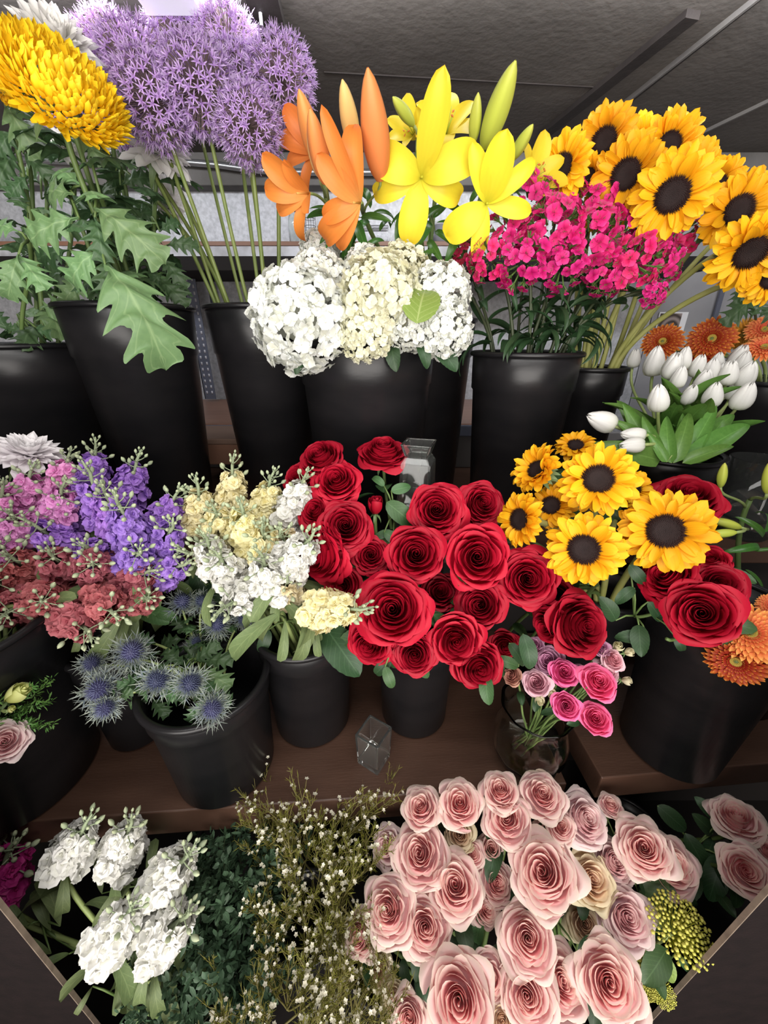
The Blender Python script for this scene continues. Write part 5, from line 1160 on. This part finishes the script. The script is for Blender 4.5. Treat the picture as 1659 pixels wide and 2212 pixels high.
# ---- stocks
def stock(x0, y0, d0, x1, y1, d1, color, bk, label, vi=None, group='stocks', fat=1.0, leaves=3, lk='leaf_stock'):
    P, Q = at(x0, y0, d0), at(x1, y1, d1); v = Q-P; n = v.normalized(); L = min(max(v.length*1.05, .068), .084*fat); P = Q-n*L; R = random.Random(x0*3+y1)
    vi = R.randrange(4) if vi is None else vi
    path, B = stem_path(P, n, bk, R, .3); root = thing('stock_flower', B, label, 'stock flower', group)
    M = mat_at(n, P-B, R.random()*6, L)
    put('blossoms', ME['stock_'+color][vi], root, None, M); put('buds', ME['stock_bu'][vi], root, None, M)
    add_stem(root, path, .0032, 'stem_light')
    for j in range(leaves): add_leaf(root, path, 1+2*j, lk, R.uniform(.05, .085), R, toward=Vector((R.uniform(-1, 1), R.uniform(-1, .2), R.uniform(-.9, .3))))
    return root
ST = [
 (20, 1180, .60, 70, 1015, .545, 'pink', 'stockL', 'pink stock just below the blush chrysanthemum'), (-10, 1200, .58, 5, 1050, .52, 'pink', 'stockL', 'pink stock cut by the left edge'),
 (70, 1180, .58, 20, 1110, .49, 'pink', 'stockL', 'pink stock pointing at the viewer at the far left'), (120, 1100, .60, 150, 985, .56, 'pink', 'stockL', 'pink stock with open single blossoms right of the chrysanthemum stem'),
 (110, 1160, .58, 140, 1050, .52, 'pink', 'stockL', 'pink stock where the pink meets the purple'), (30, 1230, .56, -20, 1180, .49, 'pink', 'stockL', 'pink stock lowest at the left edge'),
 (200, 1120, .61, 205, 965, .57, 'purple', 'stockB', 'purple stock with the highest yellow-green bud tip'), (260, 1130, .61, 300, 990, .57, 'purple', 'stockB', 'purple stock at the top in front of the tall bucket'),
 (250, 1170, .59, 185, 1015, .51, 'purple', 'stockB', 'purple stock whose bud tip bends left across the pink'), (280, 1180, .58, 225, 1055, .49, 'purple', 'stockB', 'purple stock with its stem tip showing in the centre of the patch'),
 (310, 1190, .59, 385, 1065, .55, 'purple', 'stockB', 'purple stock with the bud tip at the upper right by the yellow stocks'), (320, 1220, .57, 255, 1080, .47, 'purple', 'stockB', 'purple stock facing the viewer in the middle right'),
 (350, 1200, .57, 370, 1130, .50, 'purple', 'stockB', 'purple stock at the right side of the patch'), (180, 1200, .58, 60, 1130, .50, 'purple', 'stockB', 'purple stock lying across the pink ones with a long pale tip'),
 (230, 1230, .57, 180, 1180, .49, 'purple', 'stockB', 'purple stock low down on the left above the rose-red ones'), (320, 1250, .56, 400, 1215, .51, 'purple', 'stockB', 'purple stock drooping at the lower right corner of the patch'),
 (280, 1230, .56, 300, 1190, .48, 'purple', 'stockB', 'purple stock low in the middle above the rose-red ones'), (150, 1150, .60, 130, 1090, .53, 'purple', 'stockB', 'purple stock poking out between the pink ones'),
 (90, 1240, .57, 10, 1200, .49, 'red', 'stockL', 'rose-red stock upper left of the rose-red patch'), (150, 1250, .57, 110, 1190, .49, 'red', 'stockL', 'rose-red stock below the purple edge at the left'),
 (60, 1290, .55, 10, 1330, .46, 'red', 'stockL', 'rose-red stock with drooping green buds at the left edge'), (130, 1280, .55, 190, 1375, .46, 'red', 'stockL', 'rose-red stock hanging lowest with a thick green bud tip'),
 (200, 1270, .55, 250, 1330, .46, 'red', 'stockB', 'rose-red stock with a bud tip hanging above the thistles'), (250, 1260, .56, 330, 1235, .50, 'red', 'stockB', 'rose-red stock at the right end of the rose-red patch'),
 (210, 1230, .56, 200, 1215, .47, 'red', 'stockB', 'rose-red stock in the middle with grey-green bud knots'), (30, 1260, .56, -20, 1260, .48, 'red', 'stockL', 'rose-red stock cut by the left edge'),
 (100, 1300, .54, 90, 1300, .46, 'red', 'stockL', 'rose-red stock facing the viewer at the lower left'), (290, 1290, .56, 320, 1290, .50, 'red', 'stockB', 'dark rose-red stock low on the right beside the thistles'),
 (500, 1120, .61, 505, 1000, .57, 'yellow', 'stockW', 'tallest pale yellow stock of the cream bunch'), (440, 1150, .60, 425, 1045, .55, 'yellow', 'stockW', 'pale yellow stock nearest the purple ones'),
 (560, 1130, .60, 590, 1030, .56, 'yellow', 'stockW', 'pale yellow stock with a green tip leaning to the red roses'), (540, 1190, .58, 520, 1095, .49, 'yellow', 'stockW', 'pale yellow stock in the centre pointing at the viewer'),
 (490, 1170, .59, 460, 1100, .51, 'yellow', 'stockW', 'pale yellow stock left of the central one'), (580, 1220, .57, 570, 1140, .49, 'yellow', 'stockW', 'pale yellow stock above the big white one'),
 (610, 1150, .59, 660, 1030, .53, 'white', 'stockW', 'white stock whose tip reaches up to the dark shaded rose'), (480, 1240, .57, 440, 1160, .49, 'white', 'stockW', 'white stock at the left below the yellow ones'),
 (510, 1260, .57, 470, 1200, .48, 'white', 'stockW', 'white stock leaning left over the dark gap'), (590, 1270, .55, 672, 1155, .46, 'white', 'stockW', 'white stock with the green tip lying over the folded red rose'),
 (600, 1300, .55, 560, 1200, .46, 'white', 'stockW', 'white stock in the lower middle of the cream bunch'), (570, 1260, .55, 480, 1320, .46, 'white', 'stockW', 'white stock drooping to the left above the thistle heads'),
 (630, 1210, .57, 610, 1150, .49, 'cream', 'stockW', 'cream stock beside the folded red rose'), (625, 1320, .52, 785, 1312, .45, 'yellow', 'stockW', 'pale yellow stock sticking out right over the largest red rose'),
 (510, 1210, .58, 400, 1190, .52, 'cream', 'stockW', 'cream stock with green buds reaching left to the purple ones'), (620, 1280, .56, 620, 1250, .49, 'cream', 'stockW', 'beige stock in shade under the white ones'),
]
for a_ in ST: stock(*a_)
for a_ in [
 (120, 1905, .53, 190, 1775, .49, 'white', 'b1', 'white stock of the bottom tier, top left one'), (250, 1890, .53, 280, 1775, .49, 'white', 'b1', 'white stock of the bottom tier, second from the left at the top'),
 (300, 1970, .51, 410, 1840, .46, 'white', 'b1', 'white stock of the bottom tier reaching furthest right'), (175, 2120, .50, 285, 1960, .44, 'white', 'b1', 'white stock of the bottom tier, lowest left one'),
 (280, 2090, .50, 405, 1970, .44, 'white', 'b1', 'white stock of the bottom tier, lowest right one')]: stock(*a_, fat=1.08, leaves=5, group='white stocks of the bottom tier')
stock(-30, 1960, .56, 30, 1830, .52, 'magenta', 'b1', 'deep magenta stock at the bottom left edge', fat=1.4); stock(-40, 1880, .58, 10, 1800, .55, 'magenta', 'b1', 'deep magenta stock half hidden above the other magenta one', fat=1.3)
# broad drooping leaves under the stocks
for px, py, d, bk, lab, spec in [
 (110, 1330, .58, 'stockL', 'broad stock leaves hanging under the rose-red blossoms at the left', [(110, 1345, 30, 1385, .53, 'leaf_stock', .50), (170, 1360, 165, 1420, .52, 'leaf_stock', .50), (60, 1370, 40, 1450, .55, 'leaf_stock', .53), (140, 1390, 115, 1490, .55, 'leaf_stock', .53), (80, 1400, 0, 1480, .55, 'leaf_stock', .52)]),
 (240, 1330, .58, 'stockB', 'long stock leaves slanting down beside the thistles', [(265, 1330, 180, 1460, .53, 'leaf_stock', .52), (230, 1400, 170, 1450, .54, 'leaf_stock', .53), (330, 1320, 380, 1330, .57, 'leaf', .56), (300, 1310, 365, 1345, .57, 'leaf', .56)]),
 (620, 1340, .56, 'stockW', 'long stock leaves drooping under the cream bunch', [(610, 1320, 470, 1430, .52, 'leaf_stock', .50), (600, 1330, 530, 1395, .52, 'leaf_stock', .49), (615, 1340, 610, 1440, .52, 'leaf_stock', .50), (685, 1350, 685, 1430, .52, 'leaf_stock', .51), (700, 1350, 780, 1465, .54, 'leaf_dark', .51), (720, 1370, 770, 1440, .55, 'leaf_dark', .53), (580, 1360, 560, 1420, .56, 'leaf_dark', .55)]),
 (450, 1270, .62, 'stockW', 'dark leaves in the gap between the purple and white stocks', [(430, 1250, 380, 1300, .62, 'leaf_dark', .62), (450, 1260, 500, 1310, .62, 'leaf_dark', .6), (420, 1230, 440, 1300, .62, 'leaf_dark', .62)]),
]: leafy(px, py, d, bk, lab, spec, 'stock leaves', 'leafy_branch', ab=(0, .2))

# ---- blue thistles
for i, a_ in enumerate([
 (395, 1300, 78, .58, 0, .6, 'deep blue thistle head at the top left of the upper pair'), (437, 1300, 66, .58, .1, .5, 'deep blue thistle head, right one of the upper pair'), (470, 1348, 76, .56, .1, .3, 'blue thistle head left below the drooping white stock'),
 (525, 1338, 58, .58, .3, .2, 'dark blue thistle head under the white stocks, furthest right'), (255, 1360, 72, .57, -.2, .4, 'shaded blue thistle head under the rose-red stocks'), (285, 1408, 100, .51, -.1, .3, 'silvery thistle head, large one above the middle'),
 (340, 1470, 96, .49, -.1, .1, 'blue thistle head in the front middle, left of its twin'), (410, 1476, 96, .485, .1, .1, 'blue thistle head in the front middle, right of its twin'), (458, 1530, 92, .46, .2, -.1, 'lowest blue thistle head hanging over the bucket'),
 (215, 1488, 104, .48, -.3, -.2, 'greenish thistle head at the far left'), (228, 1527, 84, .475, -.3, -.5, 'lowest left thistle head with pale spikes'), (200, 1432, 74, .52, -.4, .1, 'dim thistle head behind the greenish one'), (300, 1455, 66, .54, 0, .2, 'dark thistle head between the silvery one and the front pair'), (425, 1388, 56, .57, 0, .4, 'dark thistle head deep inside the bucket')]):
    bloom_thing('thistle', 'thistle', a_[6], 'blue thistles', a_[0], a_[1], a_[2]*1.2, *a_[3:6], 'thistle', [('cone', ME['thistle'][i % 3], 0), ('bracts', ME['thistle_br'][i % 3], 0)], .2, .0016, 'stem_light', [(4, 'leaf_mum_dark', .03), (7, 'leaf_mum_dark', .035), (9, 'leaf_mum_dark', .035)], .4)

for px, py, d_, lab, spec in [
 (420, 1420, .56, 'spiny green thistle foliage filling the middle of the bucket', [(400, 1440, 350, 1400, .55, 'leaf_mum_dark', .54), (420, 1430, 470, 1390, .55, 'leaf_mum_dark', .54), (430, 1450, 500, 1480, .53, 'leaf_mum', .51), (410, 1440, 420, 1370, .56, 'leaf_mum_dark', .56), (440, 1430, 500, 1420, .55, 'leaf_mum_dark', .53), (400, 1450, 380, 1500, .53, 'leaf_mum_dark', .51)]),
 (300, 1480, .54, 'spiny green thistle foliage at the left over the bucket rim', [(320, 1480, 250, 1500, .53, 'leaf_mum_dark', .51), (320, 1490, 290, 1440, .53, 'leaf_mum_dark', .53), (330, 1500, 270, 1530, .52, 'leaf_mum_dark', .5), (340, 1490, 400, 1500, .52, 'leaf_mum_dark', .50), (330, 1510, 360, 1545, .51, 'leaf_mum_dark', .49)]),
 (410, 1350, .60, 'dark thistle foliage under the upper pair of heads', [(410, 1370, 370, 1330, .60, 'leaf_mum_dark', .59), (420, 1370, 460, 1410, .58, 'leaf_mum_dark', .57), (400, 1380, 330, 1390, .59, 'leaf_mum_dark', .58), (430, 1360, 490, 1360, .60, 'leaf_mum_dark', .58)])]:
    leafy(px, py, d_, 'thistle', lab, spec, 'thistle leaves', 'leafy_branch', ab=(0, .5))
# ---- pink roses in the bottom tier
PK = [
 (907, 1742, 92, .535, -.2, .3, 'small pink rose at the top left of the bottom bunch'), (992, 1733, 106, .53, .0, .25, 'pale pink rose with swirled heart in the top row'), (1080, 1705, 92, .53, .0, .4, 'pink rose second from the right in the top row, nearest the round glass vase'), (1096, 1767, 102, .515, .0, .2, 'pink rose directly below the one nearest the glass vase'),
 (1170, 1713, 98, .53, .2, .3, 'pink rose at the right end of the top row'), (1266, 1766, 116, .54, .6, .1, 'lilac pink rose facing right below the shelf gap', 'rose_blush'), (1212, 1784, 66, .53, .3, .1, 'small pink rose squeezed behind the lilac one'), (1192, 1812, 92, .54, .4, .1, 'pale pink rose above the large open one'),
 (907, 1841, 126, .51, -.1, .15, 'large pale pink rose on the left with smooth outer petals'), (833, 1826, 82, .535, -.5, .1, 'mauve pink rose next to the waxflower', 'rose_blush'), (983, 1911, 134, .49, .0, .1, 'pink rose with cream outer petals at the heart of the left half'), (1062, 1832, 60, .55, .1, .1, 'dusty pink rose sunk in the gap'),
 (1020, 1846, 56, .54, .2, .0, 'tiny pink rose beside the dusty one'), (1073, 1905, 82, .53, .3, .0, 'dusty pink rose right of the cream-edged one'), (1172, 1880, 160, .47, -.1, .1, 'large open pink rose in the centre with pointed outer petals'), (1278, 1898, 118, .52, .4, .0, 'pale rose with ragged cream petals right of the large open one', 'rose_cream'),
 (1327, 1860, 100, .54, .5, .1, 'blush rose behind the ragged cream one', 'rose_blush'), (1392, 1830, 124, .52, .1, .1, 'pink rose joined with its neighbour at the upper right'), (1455, 1868, 116, .535, .5, .0, 'pink rose at the right end of the joined pair'), (836, 1962, 120, .48, -.3, .0, 'deep hearted pink rose at the left edge of the bunch'),
 (918, 2000, 116, .47, .0, -.05, 'pink rose with tight ruffled heart and cream rim below the left half'), (774, 2023, 88, .49, -.5, -.1, 'leftmost pink rose beside the waxflower'), (1050, 1962, 76, .52, .3, -.2, 'small pale rose under the cream-edged one'), (1139, 2027, 124, .47, .0, -.05, 'pink rose with tight oval heart above the bottom row'),
 (1357, 1983, 130, .50, .3, -.1, 'lilac pink rose above the green cluster', 'rose_blush'), (1263, 1995, 90, .54, .1, .0, 'dusty rose in shade left of the lilac one', 'rose_cream'), (1056, 2112, 88, .47, -.1, -.1, 'small pink rose between the two large bottom ones'), (1139, 2152, 124, .45, .0, -.15, 'pink rose in the middle of the bottom row'),
 (1214, 2124, 124, .47, .3, -.1, 'pink rose turned right in the bottom row'), (1316, 2126, 158, .45, .1, -.15, 'largest pink rose at the lower right'), (990, 2165, 178, .42, -.1, -.15, 'deepest pink large rose at the bottom left of centre'), (882, 2200, 92, .45, -.2, -.2, 'peach rose cut by the bottom edge'),
 (852, 2160, 70, .47, -.3, -.1, 'cream petals of a rose at the lower left', 'rose_cream'), (1592, 1762, 108, .56, .3, .6, 'pink rose at the upper right corner, seen from the side'), (1612, 1882, 108, .50, .2, .0, 'pink rose at the right beside the cabinet panel'), (1662, 1838, 60, .53, .4, .1, 'pink rose cut by the right edge'),
 (812, 2095, 72, .50, -.3, -.4, 'peachy rose under the leftmost ones', 'rose_cream'), (992, 1800, 78, .545, .0, .0, 'cream rose hidden under the swirled one', 'rose_cream'), (1320, 1738, 50, .57, .3, .4, 'small pink rose peeking up by the shelf gap'), (1085, 2205, 80, .45, .0, -.3, 'cream petals at the bottom edge between two roses', 'rose_cream'),
]
for a_ in PK:
    P = at(a_[0], a_[1], a_[3]); k = nearest_bk(P, ['b4', 'b5'] if a_[0] < 1500 else ['b6'])
    rose(*a_[:6], k, a_[6], a_[7] if len(a_) > 7 else 'rose_pink', leaves=2, lk='leaf_dark', group='pink roses in the bottom tier')
for px, py, d, bk, lab, spec in [
 (1000, 1960, .54, 'b4', 'dark rose leaves in the gap left of the oval-hearted rose', [(960, 2020, 1010, 2080, .52, 'leaf_dark', .50), (1040, 1980, 1020, 2060, .52, 'leaf', .50), (980, 2040, 940, 2110, .52, 'leaf_dark', .48), (870, 2070, 880, 2160, .50, 'leaf_dark', .47), (900, 2100, 930, 2190, .5, 'leaf_dark', .47)]),
 (1200, 1960, .54, 'b5', 'dark rose leaves below the large open rose', [(1160, 1950, 1225, 2020, .53, 'leaf_dark', .51), (1120, 1950, 1080, 1990, .53, 'leaf_dark', .52), (1200, 1980, 1230, 1930, .53, 'leaf_dark', .53), (1250, 2060, 1290, 2020, .52, 'leaf_dark', .52)]),
 (1420, 1920, .56, 'b5', 'green leaves under the joined pair of roses', [(1440, 1900, 1380, 1960, .53, 'leaf', .52), (1450, 1910, 1430, 1980, .53, 'leaf', .52), (1460, 1960, 1400, 2040, .53, 'leaf', .51), (1480, 1930, 1520, 1990, .55, 'leaf_dark', .54)]),
 (1500, 1830, .60, 'b6', 'shaded green leaves between the joined pair and the corner roses', [(1420, 1740, 1490, 1800, .62, 'leaf_dark', .60), (1480, 1800, 1540, 1900, .60, 'leaf_dark', .57), (1540, 1800, 1500, 1760, .6, 'leaf_dark', .6), (1560, 1850, 1530, 1950, .58, 'leaf_dark', .55), (1500, 1880, 1480, 1950, .58, 'leaf_dark', .55), (1550, 1930, 1590, 1980, .56, 'leaf_dark', .53), (1560, 1770, 1510, 1730, .6, 'leaf_dark', .6)]),
 (1440, 2080, .55, 'b5', 'light green leaves at the foot of the right cabinet panel', [(1420, 2060, 1470, 2130, .50, 'leaf_hyd', .48), (1440, 2050, 1390, 2130, .50, 'leaf', .48), (1460, 2060, 1500, 2110, .50, 'leaf', .48), (1400, 2080, 1440, 2160, .50, 'leaf', .47), (1300, 1740, 1320, 1790, .58, 'leaf_dark', .57)])]:
    leafy(px, py, d, bk, lab, spec, 'rose leaves', 'leafy_branch', ab=(0, .3))
for px, py, size, d, a, b, lab in [(1470, 2003, 120, .49, .5, .2, 'domed yellow-green flower cluster by the right cabinet panel'), (1385, 2085, 70, .50, .2, -.4, 'small yellow-green cluster under the lilac pink rose'), (1395, 2135, 46, .49, .1, -.5, 'tiny yellow-green cluster lowest near the right panel'), (1435, 2150, 46, .485, .2, -.4, 'small yellow-green cluster touching the right panel edge')]:
    bloom_thing('viburnum', 'viburnum', lab, 'yellow-green clusters', px, py, size, d, a, b, 'b5', [('flower_cluster', ME['cluster'][0], 0)], .2, .0025, 'stem_light', [], .3, neck=.3)

# ---- pink spray roses in the round glass vase
SPR = [
 ('spray_hot', 1220, 1452, 62, .48, .2, .1, 'hot pink spray rose just under the right-facing red rose'), ('spray_hot', 1292, 1470, 80, .46, .3, .3, 'largest hot pink spray rose'), ('spray_hot', 1224, 1526, 62, .46, .1, -.1, 'hot pink spray rose hanging beside the glass vase'), ('spray_hot', 1286, 1550, 70, .45, .2, .2, 'lowest hot pink spray rose'),
 ('spray_pale', 1158, 1474, 60, .48, -.1, .2, 'pale pink spray rose over the mouth of the glass vase'), ('spray_mauve', 1300, 1398, 40, .50, .3, .3, 'small mauve spray rose right of the right-facing red rose'), ('spray_pale', 1326, 1425, 50, .49, .5, .1, 'pale mauve spray rose below the white buds'), ('spray_pale', 1312, 1452, 56, .49, .5, .2, 'pale frilled spray rose behind the largest hot pink one'),
 ('spray_mauve', 1185, 1425, 60, .50, -.1, .2, 'magenta spray rose in shade below the dark red one'), ('spray_mauve', 1152, 1395, 46, .52, -.3, .3, 'mauve spray rose beside the large dark leaf'), ('spray_dusty', 1104, 1458, 44, .50, -.4, .2, 'brownish spray rose left of the glass vase mouth'), ('spray_mauve', 1252, 1455, 40, .50, .1, .0, 'small magenta spray rose between the two upper hot pink ones')]
for k, px, py, size, d, a, b, lab in SPR:
    bloom_thing('spray_rose', 'spray rose', lab, 'pink spray roses', px, py, size, d, a, b, 'glass', [('bloom', ME[k][px % 2], 0), ('sepals', ME['sepals'][0], 0)], .5, .0014, 'stem', [(6, 'leaf_dark', .022)], .3)
for px, py, size, d, a, b, lab in [(1335, 1397, 34, .50, .2, .4, 'pale bud at the top right of the spray roses'), (1358, 1410, 28, .49, 1.2, .2, 'cream bud furthest right above the frilled spray rose'), (1353, 1470, 28, .48, 1.6, -.1, 'cream bud sticking out right of the hot pink rose'), (1192, 1495, 34, .48, .2, -.6, 'yellowish withered bud over the vase rim, right one'), (1167, 1510, 34, .475, -.1, -.8, 'yellowish withered bud over the vase rim, left one')]:
    bloom_thing('spray_rose_bud', 'rose bud', lab, 'spray rose buds', px, py, size, d, a, b, 'glass', [('bloom', ME['bud_cream'][0], 0), ('sepals', ME['sepals'][1], 0)], .8, .0012, 'stem', [], .3)

# ---- left edge: green-yellow blooms, feathery foliage, pale pink rose
for px, py, size, d, a, b, lab in [(35, 1500, 64, .46, .6, .8, 'yellow-green half open bloom at the left edge'), (5, 1462, 60, .48, .1, .9, 'cream green bloom cut by the left edge'), (24, 1532, 22, .455, .4, .4, 'tiny round green bud in the feathery leaves')]:
    bloom_thing('lisianthus', 'lisianthus', lab, 'yellow-green blooms', px, py, size, d, a, b, 'stockL', [('bloom', ME['lis'][0], 0), ('sepals', ME['sepals'][0], 0)], .8, .002, 'stem_light', [], .3)
rose(8, 1602, 96, .44, -.1, .1, 'stockL', 'pale pink rose cut by the left edge in front of the large bucket', 'rose_blush', leaves=0, group=None)
for i, (x0, y0, x1, y1, d0, d1) in enumerate([(0, 1560, 60, 1500, .48, .455), (10, 1540, 70, 1545, .48, .455), (20, 1500, 60, 1450, .50, .48), (-10, 1590, 25, 1570, .47, .45)]):
    P, Q = at(x0, y0, d0), at(x1, y1, d1); v = Q-P; path, B = stem_path(P, v.normalized(), 'stockL', random.Random(i), .3)
    root = thing('feathery_foliage', B, ['feathery green foliage right of the yellow-green bloom', 'feathery green foliage sprig lowest, pointing right', 'feathery green foliage above the yellow-green bloom', 'feathery green foliage just above the pale pink rose'][i], 'foliage', 'feathery foliage sprigs')
    put('leaves', ME['parsley'][i % 2], root, None, mat_at(v.normalized(), P-B, i, v.length)); add_stem(root, path, .0015, 'stem_light')

# ---- waxflower and box greenery in the bottom tier: sprays nothing tells apart
R = random.Random(77)
WX = [(650, 1900, 640, 1740), (700, 1900, 720, 1770), (610, 1930, 590, 1800), (750, 1930, 775, 1770), (660, 2000, 640, 1850), (720, 2010, 740, 1860), (610, 2040, 575, 1920), (750, 2050, 790, 1930), (660, 2120, 650, 1970), (730, 2130, 750, 1990), (620, 2180, 590, 2060), (690, 2200, 700, 2060), (760, 2190, 790, 2080), (640, 2280, 630, 2150), (730, 2280, 740, 2150), (580, 2300, 540, 2190), (790, 2270, 810, 2160), (720, 1830, 800, 1690), (650, 1850, 580, 1700), (510, 2280, 450, 2170)]
for i, (x0, y0, x1, y1) in enumerate(WX):
    q = (y0-1850)/400; d0, d1 = .60-.11*q, .55-.11*q
    P, Q = at(x0, y0, d0), at(x1, y1, d1); v = Q-P; n = v.normalized(); path, B = stem_path(P, n, 'b3', R, .25)
    root = thing('waxflower', B, 'olive stemmed waxflower spray with tiny white blossoms in the bottom tier', 'waxflower', 'waxflower sprays'); M = mat_at(n, P-B, R.random()*6, v.length*1.05)
    add_stem(root, path, .0014, 'stem_wax'); put('twigs', ME['wax_st'][i % 5], root, None, M); put('needles', ME['wax_le'][i % 5], root, None, M); put('blossoms', ME['wax_fl'][i % 5], root, None, M)
BXG = [(470, 1960, 440, 1830), (520, 1950, 510, 1800), (560, 1960, 590, 1830), (450, 2040, 420, 1920), (500, 2050, 500, 1910), (560, 2060, 570, 1930), (470, 2130, 440, 2010), (530, 2140, 520, 2010), (430, 2200, 390, 2090), (500, 2220, 500, 2100), (560, 2220, 550, 2120), (440, 2290, 410, 2180), (380, 2260, 350, 2150), (420, 1960, 390, 1850), (560, 1880, 570, 1790), (480, 1890, 470, 1800), (380, 2140, 350, 2050)]
for i, (x0, y0, x1, y1) in enumerate(BXG):
    q = (y0-1850)/400; d0, d1 = .62-.10*q, .575-.10*q
    P, Q = at(x0, y0, d0), at(x1, y1, d1); v = Q-P; n = v.normalized(); path, B = stem_path(P, n, 'b2', R, .25)
    root = thing('greenery_branch', B, 'dark small-leaved greenery branch between the white stocks and the waxflower', 'greenery', 'small-leaved greenery branches'); M = mat_at(n, P-B, R.random()*6, v.length*1.1)
    add_stem(root, path, .0016, 'stem_dark'); put('twigs', ME['twig_st'][i % 4], root, None, M); put('foliage', ME['twig_le'][i % 4], root, None, M)
for px, py, d, bk, lab, spec in [
 (90, 1990, .54, 'b1', 'broad green stock leaves at the bottom left corner', [(110, 2010, 60, 1900, .53, 'leaf_stock', .53), (130, 2000, 95, 1880, .52, 'leaf_stock', .52), (60, 2000, 20, 1960, .53, 'leaf_stock', .52), (110, 2060, 40, 2030, .51, 'leaf_stock', .49), (150, 2060, 90, 2080, .51, 'leaf_stock', .48), (200, 2000, 260, 1930, .52, 'leaf_stock', .51), (230, 2020, 320, 1990, .51, 'leaf_stock', .5)]),
 (250, 2150, .50, 'b1', 'drooping dark leaves under the lowest white stocks', [(260, 2100, 250, 2200, .49, 'leaf_stock', .46), (310, 2110, 330, 2200, .49, 'leaf_stock', .46), (200, 2130, 160, 2200, .49, 'leaf_stock', .46), (280, 2130, 290, 2230, .49, 'leaf_stock', .45), (350, 2080, 380, 2150, .5, 'leaf_stock', .48)]),
 (320, 1880, .56, 'b1', 'leaves rising behind the upper white stocks', [(320, 1900, 330, 1820, .56, 'leaf_stock', .56), (220, 1930, 210, 1850, .56, 'leaf_stock', .56), (330, 1960, 300, 1900, .55, 'leaf_stock', .54)])]:
    leafy(px, py, d, bk, lab, spec, 'stock leaves', 'leafy_branch', ab=(0, .2))
